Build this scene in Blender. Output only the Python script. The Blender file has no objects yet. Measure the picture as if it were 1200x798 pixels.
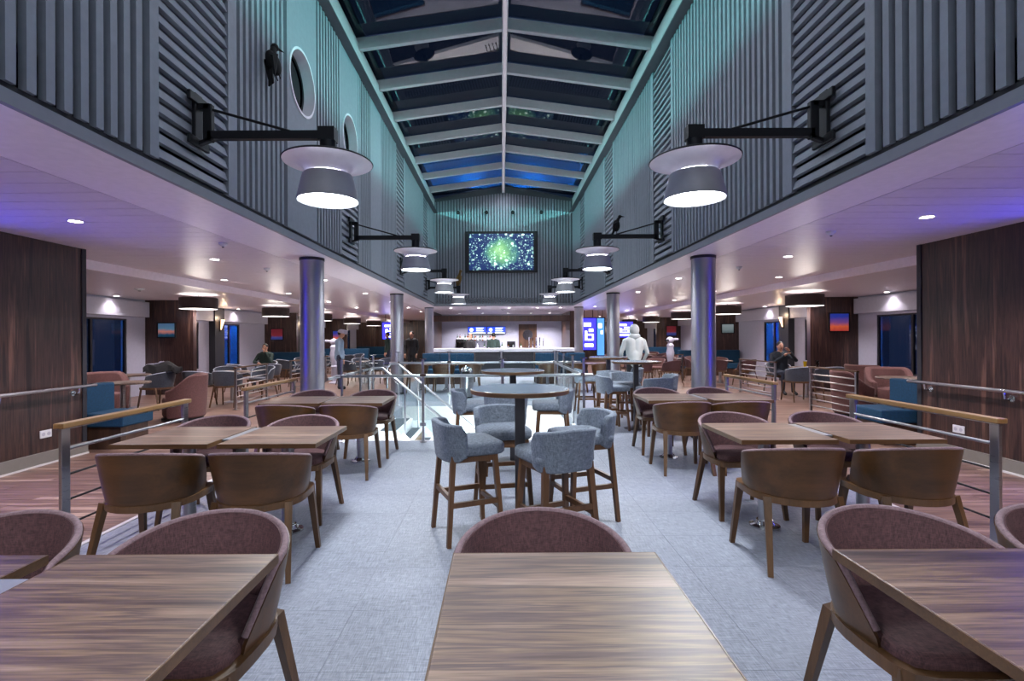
import bpy, math, random
from mathutils import Vector, Matrix
R = math.radians
random.seed(7)
SC = bpy.context.scene
COL = SC.collection

# ------------------------------------------------------------------ camera
CAMZ = 1.47
cam = bpy.data.cameras.new('camera')
cam.sensor_width = 36.0
cam.lens = 36.0 * 585.0 / 1200.0
cam.shift_x = 0.010
cam.shift_y = -0.0025
cam.clip_start = 0.05
cam.clip_end = 400
camo = bpy.data.objects.new('camera', cam)
camo.location = (0, 0, CAMZ)
camo.rotation_euler = (R(90), 0.005, 0)
COL.objects.link(camo)
SC.camera = camo

# ------------------------------------------------------------------ world and exposure
w = bpy.data.worlds.new('night')
SC.world = w
w.use_nodes = True
w.node_tree.nodes['Background'].inputs[0].default_value = (0.016, 0.026, 0.055, 1)
w.node_tree.nodes['Background'].inputs[1].default_value = 1.0
SC.view_settings.view_transform = 'Standard'
SC.view_settings.look = 'None'
SC.view_settings.gamma = 1.0
SC.view_settings.use_curve_mapping = False
SC.view_settings.exposure = 0.8

# light levels (watts) used by the lamp builders below
P_LAMP, P_DOWN, P_WELL, P_TEAL, P_BLUE, P_DRUM, P_RIDGE = 165.0, 112.0, 240.0, 480.0, 10.0, 26.0, 250.0
P_WASH = 18.0
C_LAMP = (0.93, 0.97, 1.0)
C_DOWN = (1.0, 0.90, 0.93)
C_TEAL = (0.22, 0.85, 0.80)
C_RIDGE = (0.80, 0.84, 1.0)
C_BLUE = (0.07, 0.08, 1.0)

# ------------------------------------------------------------------ materials
def lin(h):
    h = h.lstrip('#')
    o = []
    for i in (0, 2, 4):
        c = int(h[i:i+2], 16) / 255.0
        o.append(c / 12.92 if c <= 0.04045 else ((c + 0.055) / 1.055) ** 2.4)
    return (o[0], o[1], o[2], 1.0)

class NT:
    def __init__(s, name):
        s.m = bpy.data.materials.new(name)
        s.m.use_nodes = True
        s.t = s.m.node_tree
        s.b = s.t.nodes['Principled BSDF']
        s.o = s.t.nodes['Material Output']
    def n(s, typ, **kw):
        nd = s.t.nodes.new(typ)
        for k, v in kw.items():
            setattr(nd, k, v)
        return nd
    def l(s, a, b):
        s.t.links.new(a, b)
    def coords(s, scale, rand=0.0):
        tc = s.n('ShaderNodeTexCoord')
        mp = s.n('ShaderNodeMapping')
        mp.inputs['Scale'].default_value = scale
        s.l(tc.outputs['Object'], mp.inputs['Vector'])
        if rand:
            oi = s.n('ShaderNodeObjectInfo')
            mu = s.n('ShaderNodeMath', operation='MULTIPLY')
            mu.inputs[1].default_value = rand
            s.l(oi.outputs['Random'], mu.inputs[0])
            s.l(mu.outputs[0], mp.inputs['Location'])
        return mp.outputs['Vector']
    def noise(s, vec, scale, detail=4, rough=0.55, dist=0.0):
        nd = s.n('ShaderNodeTexNoise')
        nd.inputs['Scale'].default_value = scale
        nd.inputs['Detail'].default_value = detail
        nd.inputs['Roughness'].default_value = rough
        nd.inputs['Distortion'].default_value = dist
        s.l(vec, nd.inputs['Vector'])
        return nd.outputs['Fac']
    def ramp(s, fac, stops):
        nd = s.n('ShaderNodeValToRGB')
        e = nd.color_ramp.elements
        e[0].position, e[0].color = stops[0][0], lin(stops[0][1])
        e[1].position, e[1].color = min(1.0, stops[-1][0]), lin(stops[-1][1])
        for p, c in stops[1:-1]:
            x = e.new(p)
            x.color = lin(c)
        s.l(fac, nd.inputs[0])
        return nd.outputs[0]
    def mix(s, a, b, fac, mode='MIX'):
        nd = s.n('ShaderNodeMix', data_type='RGBA', blend_type=mode)
        if isinstance(fac, float):
            nd.inputs[0].default_value = fac
        else:
            s.l(fac, nd.inputs[0])
        s.l(a, nd.inputs[6]); s.l(b, nd.inputs[7])
        return nd.outputs[2]
    def bump(s, h, strength, dist=0.01):
        nd = s.n('ShaderNodeBump')
        nd.inputs['Strength'].default_value = strength
        nd.inputs['Distance'].default_value = dist
        s.l(h, nd.inputs['Height'])
        s.l(nd.outputs[0], s.b.inputs['Normal'])

def plain(name, col, rough=0.5, metal=0.0, spec=0.5, var=0.0, coat=0.0):
    t = NT(name)
    t.b.inputs['Roughness'].default_value = rough
    t.b.inputs['Metallic'].default_value = metal
    t.b.inputs['Specular IOR Level'].default_value = spec
    t.b.inputs['Coat Weight'].default_value = coat
    c = lin(col)
    v = t.coords((1, 1, 1))
    f = t.noise(v, 14.0, 3)
    d = max(var, 0.04)
    nd = t.n('ShaderNodeValToRGB')
    nd.color_ramp.elements[0].position = 0.3
    nd.color_ramp.elements[1].position = 0.7
    nd.color_ramp.elements[0].color = (c[0]*(1-d), c[1]*(1-d), c[2]*(1-d), 1)
    nd.color_ramp.elements[1].color = (min(1, c[0]*(1+d)), min(1, c[1]*(1+d)), min(1, c[2]*(1+d)), 1)
    t.l(f, nd.inputs[0])
    t.l(nd.outputs[0], t.b.inputs['Base Color'])
    return t.m

def emit(name, col, strength):
    t = NT(name)
    t.b.inputs['Base Color'].default_value = (0.02, 0.02, 0.02, 1)
    t.b.inputs['Emission Color'].default_value = lin(col)
    t.b.inputs['Emission Strength'].default_value = strength
    return t.m

def wood(name, stops, across, along, rough=0.4, rand=7.0, fine=0.25, coat=0.0, bands=1.0, bump=0.05):
    """streaked veneer: `along` is the axis index of the grain"""
    t = NT(name)
    sc = [across] * 3
    sc[along] = across * 0.05
    v = t.coords(tuple(sc), rand)
    f = t.noise(v, bands, 5, 0.6, 0.3)
    base = t.ramp(f, stops)
    sf = [across * 14] * 3
    sf[along] = across * 0.5
    g = t.noise(t.coords(tuple(sf), rand), 1.0, 3)
    dark = t.ramp(g, [(0.35, '#6e625c'), (0.65, '#ffffff')])
    c = t.mix(base, dark, fine, 'MULTIPLY')
    t.l(c, t.b.inputs['Base Color'])
    t.b.inputs['Roughness'].default_value = rough
    t.b.inputs['Coat Weight'].default_value = coat
    t.b.inputs['Coat Roughness'].default_value = 0.15
    t.bump(g, bump, 0.002)
    return t.m

def fabric(name, c1, c2, scale=160.0, rough=0.85, sheen=0.25):
    t = NT(name)
    a = t.noise(t.coords((scale, scale * 0.12, scale * 0.12)), 1.0, 2)
    b = t.noise(t.coords((scale * 0.12, scale * 0.12, scale)), 1.0, 2)
    e = t.noise(t.coords((scale * 0.12, scale, scale * 0.12)), 1.0, 2)
    mx = t.n('ShaderNodeMath', operation='ADD'); t.l(a, mx.inputs[0]); t.l(b, mx.inputs[1])
    m2 = t.n('ShaderNodeMath', operation='ADD'); t.l(mx.outputs[0], m2.inputs[0]); t.l(e, m2.inputs[1])
    m3 = t.n('ShaderNodeMath', operation='MULTIPLY'); m3.inputs[1].default_value = 0.333; t.l(m2.outputs[0], m3.inputs[0])
    col = t.ramp(m3.outputs[0], [(0.38, c1), (0.62, c2)])
    t.l(col, t.b.inputs['Base Color'])
    t.b.inputs['Roughness'].default_value = rough
    t.b.inputs['Sheen Weight'].default_value = sheen
    t.bump(m3.outputs[0], 0.25, 0.003)
    return t.m

def glass(name, tint, refl=0.06, rough=0.02, ior=1.38, gain=1.0):
    t = NT(name)
    tr = t.n('ShaderNodeBsdfTransparent'); tr.inputs[0].default_value = lin(tint)
    gl = t.n('ShaderNodeBsdfGlossy'); gl.inputs['Roughness'].default_value = rough
    fr = t.n('ShaderNodeFresnel'); fr.inputs[0].default_value = ior
    ad = t.n('ShaderNodeMath', operation='MULTIPLY_ADD'); ad.inputs[1].default_value = gain; ad.inputs[2].default_value = refl
    ad.use_clamp = True
    t.l(fr.outputs[0], ad.inputs[0])
    # the far face of a pane only transmits (no false total reflection)
    ge = t.n('ShaderNodeNewGeometry')
    iv = t.n('ShaderNodeMath', operation='SUBTRACT'); iv.inputs[0].default_value = 1.0
    t.l(ge.outputs['Backfacing'], iv.inputs[1])
    mu = t.n('ShaderNodeMath', operation='MULTIPLY')
    t.l(ad.outputs[0], mu.inputs[0]); t.l(iv.outputs[0], mu.inputs[1])
    ms = t.n('ShaderNodeMixShader')
    t.l(mu.outputs[0], ms.inputs[0]); t.l(tr.outputs[0], ms.inputs[1]); t.l(gl.outputs[0], ms.inputs[2])
    t.l(ms.outputs[0], t.o.inputs[0])
    return t.m

def brushed(name, col, rough=0.28):
    t = NT(name)
    f = t.noise(t.coords((6, 6, 140)), 1.0, 3)
    c = lin(col)
    t.b.inputs['Base Color'].default_value = c
    t.b.inputs['Metallic'].default_value = 1.0
    mr = t.n('ShaderNodeMapRange')
    mr.inputs['To Min'].default_value = rough * 0.7
    mr.inputs['To Max'].default_value = rough * 1.3
    t.l(f, mr.inputs['Value']); t.l(mr.outputs[0], t.b.inputs['Roughness'])
    t.bump(f, 0.03, 0.002)
    return t.m

M = {}
M['table'] = wood('walnut_laminate', [(0.33, '#3a2d2b'), (0.42, '#5f4b45'), (0.47, '#7d6654'), (0.52, '#544340'), (0.57, '#7a6456'), (0.66, '#927b6c')],
                  11.0, 0, 0.42, 9.0, 0.5, 0.0)
M['edge'] = wood('walnut_edge', [(0.3, '#4a3420'), (0.7, '#64482e')], 8.0, 0, 0.4)
M['chairwood'] = wood('brown_beech', [(0.35, '#3b2610'), (0.65, '#55371c')], 9.0, 0, 0.42, 5.0, 0.2, 0.0)
M['legwood'] = wood('brown_leg_wood', [(0.35, '#47301a'), (0.65, '#62452b')], 9.0, 2, 0.4, 5.0, 0.2)
M['stoolwood'] = wood('oak_stool_wood', [(0.3, '#4f341f'), (0.7, '#6b4a2f')], 9.0, 2, 0.42, 5.0, 0.2)
M['railwood'] = wood('oak_rail_wood', [(0.3, '#6b4f30'), (0.7, '#8d6c42')], 9.0, 1, 0.4, 3.0, 0.2)
M['plank'] = wood('floor_plank', [(0.34, '#54403a'), (0.44, '#8a6c5f'), (0.52, '#6c534a'), (0.60, '#987b6d'), (0.68, '#b39684')], 9.0, 0, 0.38, 11.0, 0.4)
M['wallwood'] = wood('dark_zebrano', [(0.36, '#231718'), (0.45, '#4a332e'), (0.52, '#301f1e'), (0.58, '#523a32'), (0.66, '#6e5044')], 13.0, 2, 0.36, 0.0, 0.35, 0.1)
M['barwood'] = wood('dark_bar_wood', [(0.3, '#31221d'), (0.7, '#5d4435')], 8.0, 2, 0.35, 0.0, 0.3)
M['plum'] = fabric('plum_weave', '#321c20', '#56383b', 330.0, 0.85, 0.0)
M['rim'] = fabric('mauve_piping', '#5f4a50', '#7b646a', 160.0, 0.85, 0.1)
M['slate'] = fabric('slate_blue_weave', '#4a515c', '#788290', 330.0, 0.85, 0.05)
M['pink'] = fabric('dusty_pink_fabric', '#5a3c3b', '#734f4c', 300, 0.85, 0.05)
M['navy'] = fabric('navy_felt', '#2b303c', '#3b4250')
M['greyrim'] = fabric('pale_grey_felt', '#8b93a4', '#aab1bf')
M['teal'] = fabric('teal_fabric', '#05304a', '#084263', 300, 0.85, 0.0)
M['steel'] = brushed('brushed_steel', '#a9a9ad', 0.3)
M['columnsteel'] = brushed('column_steel', '#a9a9b2', 0.40)
M['chrome'] = plain('chrome', '#c9ccd0', 0.12, 1.0)
M['black'] = plain('black_metal', '#15161a', 0.5, 0.3)
M['bird'] = plain('matte_black', '#040405', 0.9)
M['shade'] = plain('grey_lamp_enamel', '#a0a2a6', 0.4)
M['whiteenamel'] = plain('white_enamel', '#d9d6dc', 0.35)
M['ceiling'] = plain('white_ceiling_panel', '#dfd4dc', 0.36, 0.0, 0.35)
M['soffit'] = plain('pale_soffit', '#f2e8ef', 0.36)
M['rib'] = plain('slate_grey_paint', '#80868f', 0.55, 0.0, 0.4, 0.06)
M['ribback'] = plain('dark_grey_paint', '#54595f', 0.6, 0.0, 0.4, 0.06)
M['frame'] = plain('pale_grey_beam_paint', '#c9c4c8', 0.5)
M['fascia'] = plain('grey_fascia', '#7d8088', 0.4)
M['gap'] = plain('dark_joint', '#17181c', 0.6)
M['skirt'] = plain('grey_skirting', '#7b7670', 0.5)
M['strip'] = plain('pale_floor_strip', '#cfcccc', 0.35)
M['plate'] = plain('grey_plate_metal', '#85878d', 0.45, 0.3)
M['white'] = plain('white_paint', '#b4b4c6', 0.45)
M['wellwhite'] = plain('white_stair_panel', '#e9ebee', 0.4)
M['blind'] = plain('white_blind_box', '#b2b1bf', 0.55)
M['darkpaint'] = plain('charcoal_paint', '#2a2a30', 0.5)
M['tread'] = plain('charcoal_tread', '#4c545d', 0.7, 0.0, 0.3, 0.15)
M['plastic'] = plain('white_plastic', '#d5d6da', 0.4)
M['darksteel'] = brushed('dark_steel', '#5d5c60', 0.35)
M['highlam'] = plain('blue_grey_laminate', '#5f6d7c', 0.25, 0.0, 0.6)
M['skyglass'] = glass('dark_skylight_glass', '#8a97a4', 0.02, 0.02, 1.45, 1.0)
M['portglass'] = glass('porthole_glass', '#55626e', 0.05)
M['winglass'] = glass('window_glass', '#b9c4d4', 0.03)
M['clear'] = glass('balustrade_glass', '#f6fafa', 0.0)
M['lampglow'] = emit('lamp_glow', '#f4fbff', 14.0)
M['ringglow'] = emit('lamp_ring_glow', '#f3f0ff', 22.0)
M['downglow'] = emit('downlight_glow', '#fff4f2', 14.0)
M['drumglow'] = emit('drum_glow', '#fff3ea', 2.4)
M['sconceglow'] = emit('sconce_glow', '#ffc79a', 2.6)
M['blueglow'] = emit('blue_led', '#1c22ff', 9.0)
M['tealglow'] = emit('teal_led', '#5fe6da', 4.0)
M['ridgefill'] = emit('ridge_fill_glow', '#cfc8d8', 0.35)
M['wellglow'] = emit('well_light_glow', '#f4fbff', 10.0)
M['harbour'] = emit('harbour_lamp_glow', '#fff0d8', 30.0)
M['drum'] = plain('dark_drum_shade', '#3f3431', 0.7)
M['skin'] = plain('skin', '#b98a74', 0.55)
M['hair'] = plain('dark_hair', '#17120f', 0.6)
M['gold'] = plain('antique_gold', '#6b5426', 0.45, 0.5)
M['blackcloth'] = plain('black_cloth', '#17171b', 0.85)
M['greencloth'] = plain('dark_green_cloth', '#1f3330', 0.85)
M['navycloth'] = plain('dark_navy_cloth', '#1b2430', 0.85)
M['whitecloth'] = plain('white_hoodie_cloth', '#b9c2c0', 0.85)
M['bluecloth'] = plain('grey_blue_cloth', '#7d93a8', 0.85)
M['jeans'] = plain('dark_jeans', '#22283a', 0.85)
M['beer'] = plain('beer', '#c9a21c', 0.2)
M['cola'] = plain('dark_drink', '#20120e', 0.2)
M['bottle1'] = plain('green_bottle_glass', '#1f4a30', 0.1)
M['bottle2'] = plain('amber_bottle_glass', '#6b3d12', 0.1)
M['bottle3'] = plain('clear_bottle_glass', '#b9c6cc', 0.1)
M['barwall'] = plain('grey_bar_tiles', '#a4a8bb', 0.3)
M['counter'] = plain('white_counter_stone', '#e8ecf0', 0.25)
M['bulk'] = plain('white_bulwark_paint', '#c8d4e0', 0.5)

def carpet_mat():
    t = NT('grey_carpet')
    a = t.noise(t.coords((230, 16, 9), 13.0), 1.0, 3)
    b = t.noise(t.coords((16, 230, 9), 17.0), 1.0, 3)
    ad = t.n('ShaderNodeMath', operation='ADD'); t.l(a, ad.inputs[0]); t.l(b, ad.inputs[1])
    m = t.n('ShaderNodeMath', operation='MULTIPLY'); m.inputs[1].default_value = 0.5; t.l(ad.outputs[0], m.inputs[0])
    t.l(t.ramp(m.outputs[0], [(0.34, '#666a75'), (0.5, '#828794'), (0.66, '#9ea3b1')]), t.b.inputs['Base Color'])
    t.b.inputs['Roughness'].default_value = 0.5
    t.b.inputs['Specular IOR Level'].default_value = 0.35
    t.bump(m.outputs[0], 0.15, 0.003)
    return t.m
M['carpet'] = carpet_mat()

def tv_mat():
    t = NT('sparkle_picture')
    v = t.coords((1, 1, 1))
    cols = None
    for sc, th in ((5.0, 0.34), (9.0, 0.36), (17.0, 0.38)):
        vo = t.n('ShaderNodeTexVoronoi'); vo.inputs['Scale'].default_value = sc
        t.l(v, vo.inputs['Vector'])
        dot = t.n('ShaderNodeMapRange'); dot.inputs['From Min'].default_value = th; dot.inputs['From Max'].default_value = th * 0.25
        t.l(vo.outputs['Distance'], dot.inputs['Value'])
        ns = t.n('ShaderNodeMath', operation='MULTIPLY')
        sep = t.n('ShaderNodeSeparateColor'); t.l(vo.outputs['Color'], sep.inputs[0])
        pw = t.n('ShaderNodeMath', operation='POWER'); pw.inputs[1].default_value = 2.5; t.l(sep.outputs[0], pw.inputs[0])
        t.l(dot.outputs[0], ns.inputs[0]); t.l(pw.outputs[0], ns.inputs[1])
        if cols is None: cols = ns.outputs[0]
        else:
            ad = t.n('ShaderNodeMath', operation='ADD'); t.l(cols, ad.inputs[0]); t.l(ns.outputs[0], ad.inputs[1]); cols = ad.outputs[0]
    ln = t.n('ShaderNodeVectorMath', operation='LENGTH')
    t.l(t.coords((1.0, 1.0, 1.15)), ln.inputs[0])
    nz = t.noise(v, 3.5, 4, 0.6)
    ma = t.n('ShaderNodeMath', operation='MULTIPLY_ADD'); ma.inputs[1].default_value = 0.7
    t.l(nz, ma.inputs[0]); t.l(ln.outputs['Value'], ma.inputs[2])
    back = t.ramp(ma.outputs[0], [(0.25, '#9cc08a'), (0.6, '#4f7d55'), (0.95, '#1c4350'), (1.0, '#071a40')])
    hi = t.ramp(cols, [(0.0, '#000000'), (0.5, '#7fa995'), (1.0, '#ffffff')])
    c = t.mix(back, hi, 1.0, 'ADD')
    t.b.inputs['Base Color'].default_value = (0, 0, 0, 1)
    t.l(c, t.b.inputs['Emission Color'])
    t.b.inputs['Emission Strength'].default_value = 1.8
    return t.m
M['tv'] = tv_mat()

def grad_mat(name, stops, half, strength):
    """flat print: colour bands up the picture's own height"""
    t = NT(name)
    v = t.coords((1, 1, 1))
    sx = t.n('ShaderNodeSeparateXYZ'); t.l(v, sx.inputs[0])
    mr = t.n('ShaderNodeMapRange'); mr.inputs['From Min'].default_value = -half; mr.inputs['From Max'].default_value = half
    nz = t.noise(v, 9.0, 3)
    ad = t.n('ShaderNodeMath', operation='MULTIPLY_ADD'); ad.inputs[1].default_value = 0.10
    t.l(nz, ad.inputs[0]); t.l(sx.outputs[2], ad.inputs[2]); t.l(ad.outputs[0], mr.inputs['Value'])
    c = t.ramp(mr.outputs[0], stops)
    t.l(c, t.b.inputs['Base Color'])
    t.l(c, t.b.inputs['Emission Color'])
    t.b.inputs['Emission Strength'].default_value = strength  # faint glow put into the print itself, which is no lamp
    t.b.inputs['Roughness'].default_value = 0.3
    return t.m
M['pic_sea'] = grad_mat('sunset_sea_print', [(0.0, '#0a1626'), (0.3, '#1d4a66'), (0.55, '#c07a6c'), (0.75, '#56809c'), (1.0, '#4f7396')], 0.17, 0.25)
M['pic_red'] = grad_mat('red_blue_print', [(0.0, '#2a3a7d'), (0.3, '#3f4488'), (0.5, '#7a2430'), (1.0, '#6a1c28')], 0.2, 0.25)
M['pic_orange'] = grad_mat('orange_dusk_print', [(0.0, '#a32a30'), (0.35, '#d0603a'), (0.62, '#7a4a86'), (1.0, '#2438a0')], 0.2, 0.3)
M['pic_grey'] = grad_mat('pale_mist_print', [(0.0, '#3c4a4e'), (0.5, '#6d7d80'), (1.0, '#7e8c90')], 0.17, 0.35)
M['menu_blue'] = emit('menu_screen_blue', '#1736b8', 1.6)
M['menu_white'] = emit('menu_screen_white', '#e8f0ff', 1.6)
M['sign_blue'] = emit('sign_blue', '#2420d8', 3.0)
M['sign_white'] = emit('sign_white', '#d9dcff', 3.0)
M['sign_pale'] = emit('sign_pale_blue', '#4f8fe6', 1.0)

# ------------------------------------------------------------------ mesh builder
class MB:
    def __init__(s):
        s.v, s.f, s.mi = [], [], []
    def add(s, vs, fs, mi=0):
        o = len(s.v)
        s.v.extend([tuple(p) for p in vs])
        s.f.extend([tuple(i + o for i in f) for f in fs])
        s.mi.extend([mi] * len(fs))
        return s
    def box(s, x0, x1, y0, y1, z0, z1, mi=0):
        vs = [(x0, y0, z0), (x1, y0, z0), (x1, y1, z0), (x0, y1, z0), (x0, y0, z1), (x1, y0, z1), (x1, y1, z1), (x0, y1, z1)]
        return s.add(vs, [(0, 3, 2, 1), (4, 5, 6, 7), (0, 1, 5, 4), (1, 2, 6, 5), (2, 3, 7, 6), (3, 0, 4, 7)], mi)
    def beam(s, p0, p1, w, h, w1=None, h1=None, up=(0, 0, 1), mi=0):
        p0, p1 = Vector(p0), Vector(p1)
        d = (p1 - p0).normalized()
        u = Vector(up)
        if abs(d.dot(u)) > 0.98: u = Vector((0, 1, 0))
        a = d.cross(u).normalized(); b = a.cross(d).normalized()
        w1 = w if w1 is None else w1; h1 = h if h1 is None else h1
        vs = []
        for p, ww, hh in ((p0, w, h), (p1, w1, h1)):
            for sa, sb in ((-1, -1), (1, -1), (1, 1), (-1, 1)):
                vs.append(p + a * (sa * ww / 2) + b * (sb * hh / 2))
        return s.add(vs, [(0, 3, 2, 1), (4, 5, 6, 7), (0, 1, 5, 4), (1, 2, 6, 5), (2, 3, 7, 6), (3, 0, 4, 7)], mi)
    def cyl(s, p0, p1, r0, r1=None, n=12, mi=0):
        p0, p1 = Vector(p0), Vector(p1)
        r1 = r0 if r1 is None else r1
        d = (p1 - p0).normalized()
        u = Vector((0, 0, 1)) if abs(d.z) < 0.9 else Vector((1, 0, 0))
        a = d.cross(u).normalized(); b = d.cross(a).normalized()
        vs = []
        for p, r in ((p0, r0), (p1, r1)):
            for i in range(n):
                t = 2 * math.pi * i / n
                vs.append(p + a * (r * math.cos(t)) + b * (r * math.sin(t)))
        fs = [(i, (i + 1) % n, n + (i + 1) % n, n + i) for i in range(n)]
        fs += [tuple(range(n - 1, -1, -1)), tuple(range(n, 2 * n))]
        return s.add(vs, fs, mi)
    def lathe(s, prof, n=24, c=(0, 0, 0), mi=0, cap=True):
        vs, fs = [], []
        for r, z in prof:
            for i in range(n):
                t = 2 * math.pi * i / n
                vs.append((c[0] + r * math.cos(t), c[1] + r * math.sin(t), c[2] + z))
        for k in range(len(prof) - 1):
            for i in range(n):
                j = (i + 1) % n
                fs.append((k * n + i, k * n + j, (k + 1) * n + j, (k + 1) * n + i))
        if cap:
            fs.append(tuple(range(n - 1, -1, -1)))
            fs.append(tuple(range((len(prof) - 1) * n, len(prof) * n)))
        return s.add(vs, fs, mi)
    def tube(s, pts, r, n=8, mi=0):
        pts = [Vector(p) for p in pts]
        vs, fs = [], []
        pa = None
        for k, p in enumerate(pts):
            d = (pts[min(k + 1, len(pts) - 1)] - pts[max(k - 1, 0)]).normalized()
            if pa is None:
                u = Vector((0, 0, 1)) if abs(d.z) < 0.9 else Vector((1, 0, 0))
                a = d.cross(u).normalized()
            else:
                a = (pa - d * pa.dot(d)).normalized()
            pa = a
            b = d.cross(a)
            rr = r[k] if isinstance(r, (list, tuple)) else r
            for i in range(n):
                t = 2 * math.pi * i / n
                vs.append(p + a * (rr * math.cos(t)) + b * (rr * math.sin(t)))
        for k in range(len(pts) - 1):
            for i in range(n):
                j = (i + 1) % n
                fs.append((k * n + i, k * n + j, (k + 1) * n + j, (k + 1) * n + i))
        fs.append(tuple(range(n - 1, -1, -1)))
        fs.append(tuple(range((len(pts) - 1) * n, len(pts) * n)))
        return s.add(vs, fs, mi)
    def stack(s, layers, mi=0):
        """layers: list of (list of (x,y), z); closed solid"""
        n = len(layers[0][0])
        vs, fs = [], []
        for pts, z in layers:
            vs += [(x, y, z) for x, y in pts]
        for k in range(len(layers) - 1):
            for i in range(n):
                j = (i + 1) % n
                fs.append((k * n + i, k * n + j, (k + 1) * n + j, (k + 1) * n + i))
        fs.append(tuple(range(n - 1, -1, -1)))
        fs.append(tuple(range((len(layers) - 1) * n, len(layers) * n)))
        return s.add(vs, fs, mi)
    def sheet(s, outer, inner, mi=0):
        """outer/inner: grids [row][col] of points; makes a closed thick sheet"""
        R_, C_ = len(outer), len(outer[0])
        vs = [p for r in outer for p in r] + [p for r in inner for p in r]
        o = R_ * C_
        fs = []
        for r in range(R_ - 1):
            for c in range(C_ - 1):
                a = r * C_ + c
                fs.append((a, a + 1, a + C_ + 1, a + C_))
                fs.append((o + a, o + a + C_, o + a + C_ + 1, o + a + 1))
        for c in range(C_ - 1):
            fs.append((c, o + c, o + c + 1, c + 1))
            a = (R_ - 1) * C_ + c
            fs.append((a, a + 1, o + a + 1, o + a))
        for r in range(R_ - 1):
            a = r * C_
            fs.append((a, a + C_, o + a + C_, o + a))
            a = r * C_ + C_ - 1
            fs.append((a, o + a, o + a + C_, a + C_))
        return s.add(vs, fs, mi)
    def ball(s, c, r, nu=12, nv=8, mi=0):
        if not isinstance(r, (list, tuple)): r = (r, r, r)
        vs, fs = [(c[0], c[1], c[2] - r[2])], []
        for k in range(1, nv):
            ph = math.pi * k / nv - math.pi / 2
            for i in range(nu):
                t = 2 * math.pi * i / nu
                vs.append((c[0] + r[0] * math.cos(ph) * math.cos(t), c[1] + r[1] * math.cos(ph) * math.sin(t), c[2] + r[2] * math.sin(ph)))
        vs.append((c[0], c[1], c[2] + r[2]))
        for i in range(nu):
            fs.append((0, 1 + (i + 1) % nu, 1 + i))
        for k in range(nv - 2):
            for i in range(nu):
                j = (i + 1) % nu
                fs.append((1 + k * nu + i, 1 + k * nu + j, 1 + (k + 1) * nu + j, 1 + (k + 1) * nu + i))
        L = len(vs) - 1
        for i in range(nu):
            fs.append((L, 1 + (nv - 2) * nu + i, 1 + (nv - 2) * nu + (i + 1) % nu))
        return s.add(vs, fs, mi)
    def build(s, name, mats, parent=None, smooth=None, loc=(0, 0, 0), rz=0.0, bevel=0.0):
        me = bpy.data.meshes.new(name)
        me.from_pydata(s.v, [], s.f)
        if not isinstance(mats, (list, tuple)): mats = [mats]
        for m in mats:
            me.materials.append(M[m] if isinstance(m, str) else m)
        if len(mats) > 1:
            me.polygons.foreach_set('material_index', s.mi)
        me.validate(); me.update()
        if smooth:
            me.polygons.foreach_set('use_smooth', [True] * len(me.polygons))
            me.set_sharp_from_angle(angle=R(smooth))
        o = bpy.data.objects.new(name, me)
        COL.objects.link(o)
        o.location = loc
        o.rotation_euler = (0, 0, rz)
        if parent: o.parent = parent
        if bevel:
            b = o.modifiers.new('bevel', 'BEVEL')
            b.width = bevel; b.segments = 2; b.limit_method = 'ANGLE'
        return o

def place(mesh_obj_or_mesh, name, parent=None, loc=(0, 0, 0), rot=(0, 0, 0), scale=(1, 1, 1)):
    me = mesh_obj_or_mesh.data if hasattr(mesh_obj_or_mesh, 'data') else mesh_obj_or_mesh
    o = bpy.data.objects.new(name, me)
    COL.objects.link(o)
    o.location, o.rotation_euler, o.scale = loc, rot, scale
    if parent: o.parent = parent
    return o

def tag(o, label, cat, group=None, kind=None):
    o['label'] = label
    o['category'] = cat
    if group: o['group'] = group
    if kind: o['kind'] = kind
    return o

def struct(o):
    o['kind'] = 'structure'
    return o

def thing(name, label, cat, loc=(0, 0, 0), rz=0.0, group=None):
    o = bpy.data.objects.new(name, None)
    o.empty_display_size = 0.1
    COL.objects.link(o)
    o.location = loc
    o.rotation_euler = (0, 0, rz)
    return tag(o, label, cat, group)

def copy_tree(o, parent=None):
    c = o.copy()
    COL.objects.link(c)
    c.parent = parent
    for ch in list(o.children):
        copy_tree(ch, c)
    return c

def dup(proto, label, loc, rz=0.0, group=None):
    c = copy_tree(proto)
    c.location = loc
    c.rotation_euler = (0, 0, rz)
    c['label'] = label
    if group: c['group'] = group
    elif 'group' in c: del c['group']
    return c

class Proto:
    """first use moves the built thing itself, later uses copy it"""
    def __init__(s, root):
        s.root, s.used = root, False
    def put(s, label, loc, rz=0.0, group=None):
        if not s.used:
            s.used = True
            o = s.root
            o.location = loc; o.rotation_euler = (0, 0, rz); o['label'] = label
            if group: o['group'] = group
            return o
        return dup(s.root, label, loc, rz, group)

def light(name, typ, loc, rot, energy, col, parent=None, **kw):
    d = bpy.data.lights.new(name, typ)
    d.energy = energy
    d.color = col
    for k, v in kw.items():
        setattr(d, k, v)
    o = bpy.data.objects.new(name, d)
    COL.objects.link(o)
    o.location, o.rotation_euler = loc, rot
    if parent: o.parent = parent
    return o

# ------------------------------------------------------------------ dimensions
ZC = 2.65                 # ceiling beside the atrium
ZO = 2.52                 # lower outer ceiling
XL, XR = -2.49, 2.655     # atrium wall faces
YN, YE = -9.0, 18.3       # near end, end wall of the atrium
YB = 33.0                 # far end of the side lounges
ZEAVE, ZRIDGE = 6.46, 6.80
XM = (XL + XR) / 2
XW = 5.42                 # dark wood walls
YW = 6.5                  # where they end
XS = 6.1                  # ceiling step
XWIN = 9.5                # window walls
RLX, RRX = -3.03, 3.38    # edge of the carpet
HX0, HX1, HY0, HY1 = -2.15, 1.12, 7.17, 10.8   # stair opening

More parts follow.
